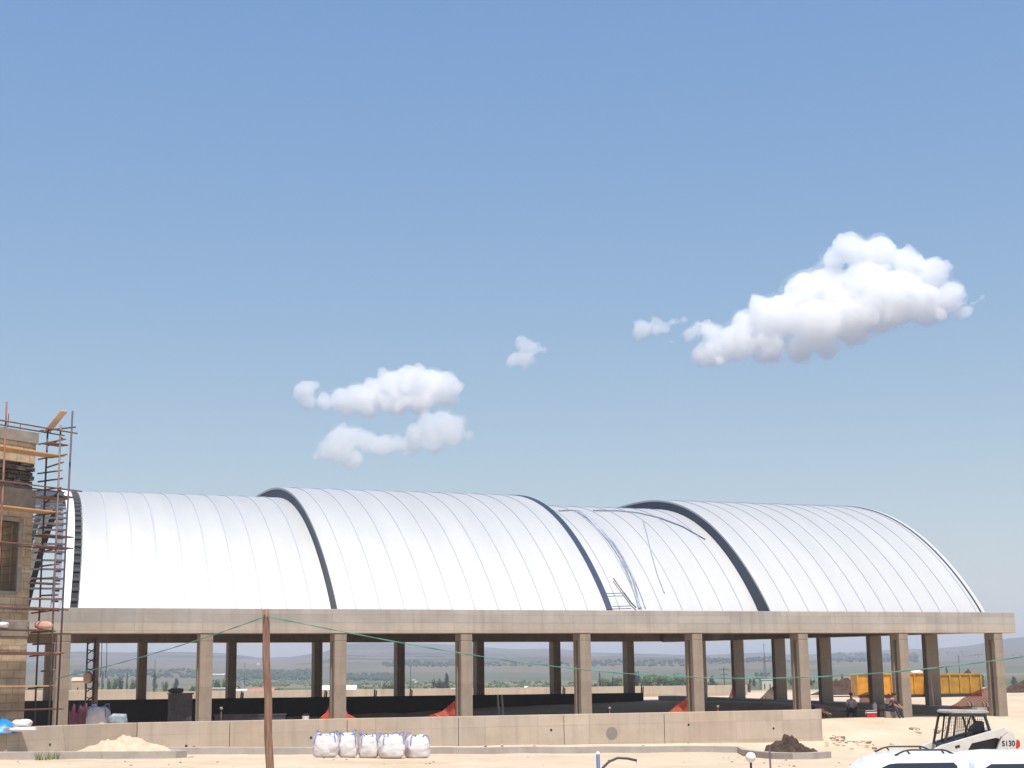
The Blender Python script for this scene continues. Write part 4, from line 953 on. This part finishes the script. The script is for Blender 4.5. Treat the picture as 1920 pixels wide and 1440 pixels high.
# prop tower in the first bay
p = at(168, 1290, 99); t = thing('prop_tower', (p.x, p.y, .8), 'dark lattice shoring prop in the first bay', 'prop', .3)
for a_ in (-.22, .22):
    for b_ in (-.22, .22): MB().tube([(a_, b_, 0), (a_, b_, 4.85)], .045, 6).build('leg', M['steel'], t)
lt_ = MB()
for k in range(16):
    z_ = .2 + k * .29
    for y_ in (-.22, .22): lt_.tube([(-.22, y_, z_), (.22, y_, z_ + .27 * (1 if k % 2 else -1) * .9 + .1)], .03, 5)
lt_.build('lacing', M['steel'], t); MB().box(-.35, .35, -.35, .35, 4.86, 4.95).build('head_plate', M['rust'], t); MB().box(.15, .5, -.2, .1, .0, 4.84).build('timber_post', mat('prop_timber', (.34, .24, .19), (.2, .14, .11), 2, .9), t)
sack('sack_bundle', (p.x - .05, p.y - .3, 3.0), (.33, .25, .42), M['paleplank'], 'pale bundle tied on the lattice shoring prop', 'bundle', 41)

# ------------------------------------------------------------------ debris stones
rng = random.Random(12)
M['rock'] = mat('pale_rock', (.58, .48, .37), (.42, .33, .24), 6, .9); M['rockd'] = mat('brown_rock', (.30, .19, .13), (.2, .12, .08), 6, .9)
spots = []
for i in range(46):
    px = rng.choice([rng.uniform(1538, 1585), rng.uniform(1540, 1680), rng.uniform(1556, 1630)]); py = rng.uniform(1378, 1402) if px < 1590 else rng.uniform(1388, 1412); spots.append((px, py, rng.uniform(.04, .12)))
for i in range(14): spots.append((rng.uniform(1700, 1770), rng.uniform(1366, 1376), rng.uniform(.06, .16)))
for i in range(20): spots.append((rng.uniform(300, 1380), rng.uniform(1391, 1403), rng.uniform(.03, .08)))
for i in range(70): spots.append((rng.uniform(20, 1640), rng.uniform(1419, 1439), rng.uniform(.015, .05)))
spots += [(120, 1407, .22), (94, 1411, .16), (100, 1416, .1)]
def ghit(px, py, r0=8, r1=4300, step=1.01):
    v = ray(px, py); r = r0; 
    while r < r1:
        P = v * (r / v.y) + Vector((0, 0, CAM_Z))
        if P.z <= ground_z(P.x, P.y): return P
        r *= step
    return None
rocks = []
for k in range(3):
    b = MB(); b.sphere((0, 0, 0), 1, 9, 6, jit=.22); rocks.append(b)
rk_me = []
for k, b in enumerate(rocks):
    for mm in ('rock', 'rockd'):
        me = bpy.data.meshes.new('rock'); me.from_pydata([(v.x * 1.2, v.y, v.z * .7 + .25) for v in b.v], [], b.f); me.materials.append(M[mm]); rk_me.append(me)
for i, (px, py, s_) in enumerate(spots):
    P = ghit(px, py, 30, 140, 1.004)
    if not P: continue
    o = bpy.data.objects.new('rock', rk_me[rng.randrange(6)]); COL.objects.link(o); o.location = (P.x, P.y, ground_z(P.x, P.y)); o.scale = (s_, s_ * rng.uniform(.7, 1.1), s_ * rng.uniform(.6, 1)); o.rotation_euler = (0, 0, rng.uniform(0, 6))
    if px > 1690: lab, g = 'brown clod on the sand left of the loader cab', 'clods left of the loader'
    elif s_ < .05 and py > 1418: lab, g = 'small pebble on the foreground sand below the kerbs', 'pebbles on the foreground sand'
    elif px > 1500: lab, g = 'loose stone on the sand beyond the wall end', 'stones beyond the wall end'
    elif px < 200: lab, g = ('largest' if s_ > .2 else 'middle sized' if s_ > .15 else 'smallest') + ' stone behind the left kerb by the angled wall', 'stones behind the left kerb'
    else: lab, g = 'small stone between the long kerb and the wall', 'pebbles along the long kerb'
    tag(o, lab, 'stone', g)
# weeds by the left kerb
for i, (px, py) in enumerate(((78, 1425), (100, 1424), (124, 1420))):
    P = ghit(px, py, 40, 90, 1.003) or at(px, py, 56); b = MB()
    for k in range(26):
        a = rng.uniform(0, 6.3); l_ = rng.uniform(.12, .4); d_ = Vector((math.cos(a) * .5, math.sin(a) * .5, 1)).normalized(); c = Vector((rng.uniform(-.2, .2), rng.uniform(-.1, .1), 0)); s_ = Vector((-math.sin(a), math.cos(a), 0)) * .02
        b.add([P + c - s_, P + c + s_, P + c + d_ * l_], [(0, 1, 2)])
    tag(b.build('weed', M['leafy']), ('leftmost', 'middle', 'rightmost')[i] + ' dry weed tuft in front of the left kerb', 'plant')

# ------------------------------------------------------------------ trees
def crown_mesh(kind, m, seed, N=620):
    r_ = random.Random(seed); b = MB(); lumps = []
    if kind == 'bush':
        for i in range(11):
            a = r_.uniform(0, 6.3); e = r_.uniform(0, .62); lumps.append((Vector((math.cos(a) * e * .75, math.sin(a) * e * .75, .52 + r_.uniform(-.22, .25))), r_.uniform(.18, .32)))
    elif kind == 'cypress':
        for i in range(12): z = .12 + i * .075; lumps.append((Vector((r_.uniform(-.03, .03), r_.uniform(-.03, .03), z)), .15 * (1 - abs(z - .35) * .95) + .015))
    else:
        for i in range(10): z = .2 + i * .08; lumps.append((Vector((r_.uniform(-.05, .05), r_.uniform(-.05, .05), z)), .36 * (1.05 - z) + .03))
    for i in range(N):
        c, rad = r_.choice(lumps); d = Vector((r_.gauss(0, 1), r_.gauss(0, 1), r_.gauss(0, 1))).normalized(); p = c + d * rad * r_.uniform(.6, 1.08)
        s = r_.uniform(.035, .08) * (.6 if kind == 'cypress' else 1); u = d.orthogonal().normalized(); q = d.cross(u); ang = r_.uniform(0, 6.3); u, q = u * math.cos(ang) + q * math.sin(ang), q * math.cos(ang) - u * math.sin(ang)
        tilt = d * r_.uniform(-.6, .6)
        b.add([p - (u + tilt) * s, p - q * s * .6, p + (u + tilt) * s, p + q * s * .6], [(0, 1, 2, 3)])
    me = bpy.data.meshes.new('crown'); me.from_pydata([tuple(v) for v in b.v], [], b.f); me.materials.append(m); return me
def trunk_mesh():
    b = MB().tube([(0, 0, -.05), (.01, 0, .2), (0, .01, .5)], [.035, .028, .012], 7)
    for a in (0, 2.1, 4.2): b.tube([(0, 0, .22), (math.cos(a) * .12, math.sin(a) * .12, .42), (math.cos(a) * .22, math.sin(a) * .22, .58)], [.018, .012, .006], 5)
    me = bpy.data.meshes.new('trunk'); me.from_pydata([tuple(v) for v in b.v], [], b.f); me.materials.append(M['bark']); return me
CM = {('bush', c): [crown_mesh('bush', M[c], 10 + k + hash(c) % 3) for k in range(2)] for c in ('leafg', 'leafd', 'leafy')}
CM[('cypress', 'leafd')] = [crown_mesh('cypress', M['leafd'], 3, 360)]; CM[('conifer', 'leafd')] = [crown_mesh('conifer', M['leafd'], 4, 420)]
TM = trunk_mesh()
NAMES = {'bush': ('broadleaf_tree', 'tree'), 'cypress': ('cypress_tree', 'cypress'), 'conifer': ('conifer_tree', 'conifer')}
def tree(kind, leaf, px, ytop, ybase, Y, wpx=None, label='', group=None):
    X = at(px, ybase, Y).x; z0 = at(px, ybase, Y).z; z1 = at(px, ytop, Y).z; zg_ = ground_z(X, Y); z0 = min(z0, max(zg_, z0 - 6)) if zg_ < z0 else zg_
    h = max(1.5, z1 - z0); wd = (wpx * Y / 3000) if wpx else h * (1. if kind != 'cypress' else 1)
    t = thing(NAMES[kind][0], (X, Y, z0), label, NAMES[kind][1], rnd.uniform(0, 6.2), group)
    cx_ = {'bush': 1.35, 'cypress': .3, 'conifer': .62}[kind]
    sx = wd / cx_ if wpx else h; t.scale = (sx, sx, h)
    for nm, me in (('crown', rnd.choice(CM[(kind, leaf)])), ('trunk', TM)):
        o = bpy.data.objects.new(nm, me); COL.objects.link(o); o.parent = t
T = []
bays = [(180, 'b', 'leafg'), (192, 'c', 0), (205, 'b', 'leafy'), (216, 'b', 'leafg'), (226, 'b', 'leafd'), (238, 'c', 0), (250, 'b', 'leafg')]
G1 = 'trees seen through the first bay'
hs = {180: 1270, 192: 1259, 205: 1264, 216: 1268, 226: 1266, 238: 1261, 250: 1270}
for px, k, lf in bays:
    if k == 'c': tree('cypress', 'leafd', px, hs[px], 1284, 700, 5, ('left' if px < 200 else 'right') + ' dark cypress of the two in the first bay', G1)
    else: tree('bush', lf, px, hs[px], 1285, 690 + px % 30, 18, {180: 'low green tree left of the first bay cypresses', 205: 'light green tree between the two first bay cypresses', 216: 'mid green tree between the two first bay cypresses', 226: 'dark tree just left of the right cypress in the first bay', 250: 'green tree at the right end of the first bay row'}[px], G1)
tree('cypress', 'leafd', 290, 1262, 1285, 700, 9, 'thick dark cypress alone in the second bay')
tree('bush', 'leafg', 310, 1272, 1286, 690, 20, 'green tree right of the second bay cypress')
tree('bush', 'leafd', 330, 1268, 1286, 760, 16, 'dark tree behind the tall crate in the shaded bay')
tree('bush', 'leafg', 362, 1280, 1290, 500, 18, 'low bush right of the tall dark crate')
tree('bush', 'leafg', 405, 1267, 1289, 560, 26, 'large green bush right of the second column')
tree('bush', 'leafg', 421, 1270, 1290, 560, 18, 'smaller green bush against the dark back column')
tree('bush', 'leafg', 447, 1282, 1292, 520, 14, 'low bush left of the wooden pole')
tree('bush', 'leafy', 527, 1288, 1296, 500, 18, 'light bush just right of the wooden pole'); tree('bush', 'leafg', 547, 1289, 1297, 500, 16, 'dull bush farther right of the wooden pole')
tree('bush', 'leafy', 690, 1286, 1299, 520, 15, 'light green bush in the middle of the third bay'); tree('bush', 'leafg', 729, 1276, 1299, 540, 28, 'rounded green tree against the fourth back column')
tree('bush', 'leafg', 797, 1284, 1299, 520, 14, 'green bush left of the dark conifer group')
tree('bush', 'leafd', 820, 1271, 1298, 600, 20, 'dark round tree left of the dark conifer'); tree('bush', 'leafd', 830, 1275, 1298, 590, 16, 'dark low tree at the foot of the dark conifer'); tree('conifer', 'leafd', 838, 1262, 1298, 600, 14, 'dark pointed conifer left of the fourth column')
tree('bush', 'leafg', 912, 1286, 1298, 520, 24, 'low green bush beside the white farm sheds')
for i, (px, yt, lf, wp) in enumerate(((1113, 1281, 'leafd', 10), (1131, 1270, 'leafy', 18), (1143, 1273, 'leafg', 18), (1157, 1267, 'leafg', 20), (1172, 1272, 'leafy', 18), (1192, 1258, 'leafd', 18), (1206, 1267, 'leafg', 20), (1220, 1264, 'leafy', 20), (1233, 1268, 'leafg', 18), (1247, 1265, 'leafg', 20), (1260, 1263, 'leafy', 20), (1273, 1266, 'leafg', 20), (1286, 1268, 'leafg', 18))):
    tree('bush', lf, px, yt - 1, 1292, 640 + (i * 37) % 60, wp * 1.75, {1113: 'small dark tree left of the tree row cypress', 1192: 'tall dark tree against the sixth back column'}.get(px, ('light' if lf == 'leafy' else 'mid') + ' green tree in the long row behind the boundary wall'), 'long tree row behind the boundary wall')
tree('cypress', 'leafd', 1125, 1260, 1291, 650, 5, 'slim dark cypress at the left end of the long tree row')
tree('cypress', 'leafd', 1149, 1268, 1291, 620, 4, 'small cypress standing in the long tree row')
tree('conifer', 'leafd', 1335, 1267, 1288, 650, 16, 'dark conifer behind the first far bay'); tree('bush', 'leafg', 1327, 1277, 1288, 640, 14, 'green bush left of the dark conifer'); tree('bush', 'leafg', 1343, 1278, 1288, 640, 12, 'green bush right of the dark conifer')
tree('bush', 'leafd', 1407, 1270, 1286, 700, 8, 'narrow dark tree beside the far end column'); tree('conifer', 'leafd', 1414, 1272, 1286, 690, 9, 'small dark conifer left of the cream block')
for i, px in enumerate((1418, 1428, 1438)): tree('bush', 'leafd', px, 1259, 1268, 1500, 13, 'far dark tree in a clump above the cream block', 'far clump above the cream block')
tree('bush', 'leafg', 1482, 1268, 1290, 640, 10, 'green tree glimpsed between two end columns'); tree('bush', 'leafd', 1523, 1271, 1288, 640, 12, 'dark tree glimpsed left of a lit end column')
for px, yt, lf, lb in ((1568, 1271, 'leafg', 'green tree left of the blue dark cypress'), (1590, 1271, 'leafg', 'mid green tree right of the dark cypress'), (1602, 1273, 'leafd', 'dark tree touching the yellow skip')): tree('bush', lf, px, yt, 1290, 620, 16, lb)
tree('cypress', 'leafd', 1580, 1264, 1290, 610, 7, 'dark cypress left of the yellow skips')
tree('cypress', 'leafd', 1776, 1251, 1272, 650, 6, 'cypress rising behind the gap between the skips'); tree('cypress', 'leafd', 1843, 1265, 1292, 500, 8, 'dark cypress right of the mustard skip')
tree('conifer', 'leafd', 1902, 1268, 1288, 600, 14, 'small conifer at the right edge beyond the hall')
tree('bush', 'leafg', 1918, 1280, 1290, 600, 14, 'low bush at the right edge of the photo')
# ------------------------------------------------------------------ far woods on the hills and in the valley
def woods(name, x0, x1, ya, yb, n, hpx, label, seed, dens=None):
    r_ = random.Random(seed); b = MB(); cnt = 0
    for i in range(n):
        u = r_.random(); px = x0 + (x1 - x0) * u; py = yb + (ya - yb) * r_.random() ; P = ghit(px, py, 400, 4450, 1.012)
        if not P: P = None; continue
        h = hpx * P.y / 3108 * r_.uniform(.6, 1.25); rw = h * r_.uniform(.5, .9)
        b.sphere((P.x, P.y, P.z + h * .45), (rw, rw, h * .55), 7, 5, jit=.25)
    if b.v: tag(b.build(name, M['leafd'] if seed % 2 else M['leafg']), label, 'woodland', kind='stuff')
for a in ((425, 590, 1263, 1276, 210, 8.5, 'dark belt of valley trees left and right of the wooden pole', 1), (640, 742, 1268, 1277, 130, 7.5, 'valley tree belt in the third bay', 3),
          (718, 852, 1243, 1251, 120, 6, 'dark wood strip on the pale hillside', 5), (905, 1070, 1243, 1250, 70, 4, 'thin wood strip across the middle hillside', 7), (1110, 1300, 1240, 1250, 140, 5, 'wood strip on the hills above the tree row', 9),
          (1325, 1380, 1236, 1246, 50, 5, 'wood patch on the hill beside the far end column', 11), (1400, 1470, 1234, 1243, 60, 5, 'wood patch behind the tall mast', 13), (1550, 1720, 1229, 1242, 190, 6, 'broad dark wood along the right hill crest', 15),
          (135, 370, 1258, 1272, 170, 6, 'scattered valley trees in the first two bays', 17), (400, 600, 1275, 1288, 200, 4.5, 'orchard rows on the valley floor left', 2), (640, 1080, 1279, 1292, 260, 4.2, 'orchard rows on the valley floor in the middle', 4), (1760, 1920, 1222, 1232, 40, 3, 'sparse trees on the right hill', 19)):
    woods('far_woods', *a)

# ------------------------------------------------------------------ farm buildings, poles and masts
def gable(name, px0, px1, ybase, yeave, ytop, Y, mw_, mr, label, dep=None, cat='house', win=0):
    a, b_ = at(px0, ybase, Y), at(px1, ybase, Y); L = b_.x - a.x; dep = dep or L * .5; z0 = min(a.z, ground_z((a.x + b_.x) / 2, Y)) - .2
    ze, zt = at(px0, yeave, Y).z - z0, at(px0, ytop, Y).z - z0
    t = thing(name, (a.x, Y, z0), label, cat)
    w_ = MB().box(0, L, 0, dep, 0, ze); wl_ = w_.build('wall', mw_, t)
    e = .04 * L
    MB().add([(-e, -e, ze + .02), (L + e, -e, ze + .02), (L + e, dep + e, ze + .02), (-e, dep + e, ze + .02), (-e, dep / 2, zt), (L + e, dep / 2, zt)], [(0, 1, 5, 4), (3, 4, 5, 2), (0, 4, 3), (1, 2, 5), (0, 3, 2, 1)]).build('roof', mr, t)
    for i in range(win):
        x_ = L * (i + .5) / win; MB().box(x_ - L * .05, x_ + L * .05, -.05, -.003, ze * .45, ze * .75).build('window', M['dark'], t)
    return t
gable('farm_shed', 598, 664, 1305, 1298, 1285.5, 300, M['limew'], M['sheet'], 'white gabled shed roof behind the third column', dep=5, cat='shed')
gable('farm_shed', 846, 856, 1300, 1295, 1290, 300, M['limew'], M['sheet'], 'small white hut left of the fourth column', cat='shed')
gable('greenhouse', 935, 998, 1284.5, 1283, 1279.5, 1300, M['sheet'], M['sheet'], 'long low white greenhouse in the fourth bay', dep=14, cat='greenhouse')
gable('farm_shed', 975, 992, 1297, 1291, 1287, 800, M['limew'], M['sheet'], 'white farm shed below the long greenhouse', cat='shed', win=2)
gable('farm_shed', 995, 1012, 1298, 1294.5, 1292.5, 780, M['limew'], M['sheet'], 'low pale shed right of the white farm shed', cat='shed')
gable('farm_shed', 1049, 1064, 1298, 1295, 1292, 700, M['plaster'], M['paleplank'], 'low tan roofed shed by the fifth back column', cat='shed')
gable('farm_house', 434, 462, 1300, 1295, 1292, 420, M['limew'], M['sheet'], 'grey white roofed house left of the wooden pole', win=3)
gable('farm_house', 466, 512, 1301, 1296, 1290, 440, M['limew'], M['redroof'], 'low house with a faded red roof behind the wooden pole', win=3)
gable('farm_house', 396, 432, 1298, 1292, 1289, 430, M['limew'], M['plaster'], 'pale flat house under the big green bush', win=2)
gable('cream_block', 1429, 1449, 1289, 1275, 1272, 420, mat('cream_wall', (.62, .58, .46), (.54, .5, .4), .3, .8), M['plaster'], 'cream block building between the far end columns', dep=5, cat='building', win=2)
gable('greenhouse', 397, 424, 1267, 1266, 1263.5, 1900, M['sheet'], M['sheet'], 'distant long white roof above the second column bush', dep=14, cat='greenhouse')
gable('farm_house', 134, 158, 1288, 1277, 1270, 380, mat('tan_block', (.5, .36, .24), (.42, .3, .2), .4, .8), M['paleplank'], 'tan block house left of the lattice prop', win=1)
for i, (px, py) in enumerate(((484, 1247), (776, 1276), (780, 1281), (543, 1276), (560, 1275), (1437, 1239), (815, 1285))):
    P = ghit(px, py, 400, 4400, 1.01)
    if P:
        s_ = P.y / 3000 * 3.2; t = thing('distant_house', P, ('small white house on the far ridge left', 'upper of two tiny white houses in the third bay', 'lower of two tiny white houses in the third bay', 'left tiny house among the valley trees', 'right tiny house among the valley trees', 'tiny white house below the tall mast', 'pale hut left of the dark conifer')[i], 'house')
        MB().box(-s_, s_, -s_ * .6, s_ * .6, -.3, s_ * .9).build('wall', M['limew'], t); MB().prism([(-s_ * 1.1, s_ * .901), (s_ * 1.1, s_ * .901), (0, s_ * 1.4)], -s_ * .7, s_ * .7).build('roof', M['redroof'] if i % 2 else M['sheet'], t)
def upole(px, yt, yb, Y, label, arms=1, r=.14, mast=False):
    a, b_ = at(px, yt, Y), at(px, yb, Y); z0 = min(b_.z, ground_z(a.x, Y)); t = thing('utility_pole' if not mast else 'lattice_mast', (a.x, Y, z0), label, 'pole' if not mast else 'mast'); h = a.z - z0
    MB().tube([(0, 0, 0), (0, 0, h)], [r, r * .6], 8).build('shaft', M['steel'], t)
    for k in range(arms): MB().box(-1.3 + .3 * k, 1.3 - .3 * k, -.07, .07, h - .6 - k * 1.4, h - .45 - k * 1.4).build('crossarm', M['steel'], t)
    if mast:
        for s_ in (-1, 1): MB().tube([(s_ * h * .05, 0, 0), (0, 0, h * .8)], r * .5, 5).build('leg', M['steel'], t)
upole(1357, 1251, 1287, 420, 'dark utility pole left of the far end column', 2, .15)
upole(1432, 1207, 1265, 1300, 'tall thin mast rising above the far hills', 2, .35, True)
upole(770, 1247, 1292, 600, 'thin pole right of the fourth back column', 0, .14)
upole(1797, 1228, 1275, 300, 'utility pole with spread arms above the mustard skip', 0, .09)
p = at(1797, 1232, 300); b = MB().bar((p.x - 1.4, 300, p.z), (p.x + 1.4, 300, p.z), .1, .1)
upole(459, 1243, 1270, 900, 'leaning far pole left of the wooden pole', 0, .2)
upole(291, 1236, 1262, 900, 'faint far pole above the thick cypress', 0, .2)

# ------------------------------------------------------------------ clouds
def cloud(lumps, D, label, dens, seed, vox=None, disp=1.0):
    px2m = D / 2949; c0 = at(sum(l[0] for l in lumps) / len(lumps), sum(l[1] for l in lumps) / len(lumps), D); r_ = random.Random(seed)
    t = thing('cloud', c0, label, 'cloud')
    core, fr = MB(), MB()
    for (x, y, r) in lumps:
        P = at(x, y, D) - c0; rr = r * px2m; yy = P.y + r_.uniform(-.4, .4) * rr
        core.sphere((P.x, yy, P.z), (rr * .90, rr * 1.0, rr * .88), 14, 10); fr.sphere((P.x, yy, P.z), (rr * 1.1, rr * 1.1, rr * 1.1), 12, 8)
        for k in range(8):
            a = r_.uniform(0, 6.3); e = r_.uniform(.45, .85); q_ = r_.uniform(.14, .42) * rr
            core.sphere((P.x + math.cos(a) * rr * e, P.y + r_.uniform(-.9, .3) * rr, P.z + math.sin(a) * rr * e * .85), q_, 8, 6)
    for nm, b, m, vx, dis in (('cloud_core', core, 'cloud_' + dens, 3.0, ((55, 20), (22, 15), (9, 8), (4, 3))), ('cloud_fringe', fr, 'cloud_fringe', 5.0, ((40, 10), (14, 6)))):
        o = b.build(nm, M[m], t)
        rm = o.modifiers.new('remesh', 'REMESH'); rm.mode = 'VOXEL'; rm.voxel_size = vx * px2m
        for k, (sz, st) in enumerate(dis):
            tx = bpy.data.textures.new('cloud_noise', 'CLOUDS'); tx.noise_scale = sz * px2m; tx.noise_depth = 3
            dm = o.modifiers.new('lumps', 'DISPLACE'); dm.texture = tx; dm.strength = st * px2m * disp; dm.texture_coords = 'LOCAL'; dm.mid_level = .5
        r2_ = o.modifiers.new('clean', 'REMESH'); r2_.mode = 'VOXEL'; r2_.voxel_size = vx * px2m * .6; r2_.use_smooth_shade = True
    return t
def cloudmat(name, dens):
    m = bpy.data.materials.new('cloud_' + name); m.use_nodes = True; t = m.node_tree; t.nodes.remove(t.nodes['Principled BSDF'])
    v = t.nodes.new('ShaderNodeVolumePrincipled'); v.inputs['Color'].default_value = (1, 1, 1, 1); v.inputs['Density'].default_value = dens; v.inputs['Anisotropy'].default_value = .2
    t.links.new(v.outputs[0], t.nodes['Material Output'].inputs['Volume']); M['cloud_' + name] = m
D_ = 6000; k_ = D_ / 2949
cloudmat('thick', .042 / k_); cloudmat('thin', .03 / k_); cloudmat('fringe', 0)
t = M['cloud_fringe'].node_tree; v = t.nodes['Principled Volume']; tc = t.nodes.new('ShaderNodeTexCoord'); n = t.nodes.new('ShaderNodeTexNoise'); n.inputs['Scale'].default_value = 1 / (26 * k_); n.inputs['Detail'].default_value = 5; n.inputs['Roughness'].default_value = .62; n.inputs['Distortion'].default_value = .4
t.links.new(tc.outputs['Object'], n.inputs[0]); mr = t.nodes.new('ShaderNodeMapRange'); mr.inputs[1].default_value = .46; mr.inputs[2].default_value = .8; mr.inputs[3].default_value = 0; mr.inputs[4].default_value = .03 / k_
t.links.new(n.outputs[0], mr.inputs[0]); t.links.new(mr.outputs[0], v.inputs['Density'])
cloud([(1592, 470, 34), (1645, 475, 36), (1700, 492, 34), (1750, 515, 34), (1775, 560, 36), (1735, 570, 45), (1680, 560, 60), (1620, 540, 60), (1560, 540, 55), (1510, 555, 50), (1470, 590, 48), (1530, 610, 55), (1590, 590, 60), (1420, 615, 42), (1380, 640, 38), (1345, 655, 34), (1320, 665, 26), (1440, 650, 38), (1500, 655, 32), (1550, 655, 26), (1425, 570, 22), (1390, 600, 22), (1335, 625, 24), (1560, 490, 24), (1650, 600, 30), (1600, 630, 22)], D_, 'large white cumulus cloud at upper right', 'thick', 1)
cloud([(1205, 612, 17), (1230, 607, 15), (1195, 622, 12), (1265, 605, 11), (1282, 600, 8), (1290, 628, 15), (1310, 618, 16), (1262, 640, 7), (1250, 612, 9)], D_, 'ragged wisp trailing left of the large cloud', 'thin', 2)
cloud([(1815, 585, 9), (1828, 570, 8), (1840, 560, 8), (1800, 590, 9)], D_, 'tiny hooked wisp right of the large cloud', 'thin', 9)
cloud([(980, 645, 17), (1000, 655, 18), (1018, 657, 10), (985, 668, 17), (965, 672, 12), (998, 678, 12), (985, 688, 8)], D_, 'small lone cloud in the middle of the sky', 'thin', 3)
cloud([(572, 735, 20), (588, 722, 12), (575, 752, 17), (610, 752, 18), (640, 748, 22), (670, 742, 26), (700, 735, 30), (735, 722, 34), (770, 718, 36), (805, 720, 34), (835, 725, 30), (840, 745, 22), (690, 762, 24), (740, 755, 30), (790, 752, 28), (655, 765, 16)], D_, 'white cloud with a raised left tip above the left roof', 'thick', 4)
cloud([(640, 825, 31), (665, 818, 24), (640, 845, 26), (615, 845, 19), (660, 860, 19), (690, 825, 21), (720, 832, 21), (750, 830, 21), (780, 820, 24), (805, 800, 26), (830, 795, 28), (855, 795, 21), (850, 815, 26), (815, 825, 26), (880, 818, 11), (595, 855, 11), (770, 842, 17)], 5300, 'lower ragged cloud just above the left roof shells', 'thin', 5)

# ------------------------------------------------------------------ haze
hz = MB().box(-9000, 9000, -3000, 8800, -60, 160).build('haze', [], False); tag(hz, kind='stuff')
hm = bpy.data.materials.new('haze_air'); hm.use_nodes = True; t = hm.node_tree; t.nodes.remove(t.nodes['Principled BSDF'])
v = t.nodes.new('ShaderNodeVolumePrincipled'); v.inputs['Color'].default_value = (.80, .87, 1, 1); v.inputs['Density'].default_value = 2.4e-4; v.inputs['Anisotropy'].default_value = .3
t.links.new(v.outputs[0], t.nodes['Material Output'].inputs['Volume']); hz.data.materials.append(hm)
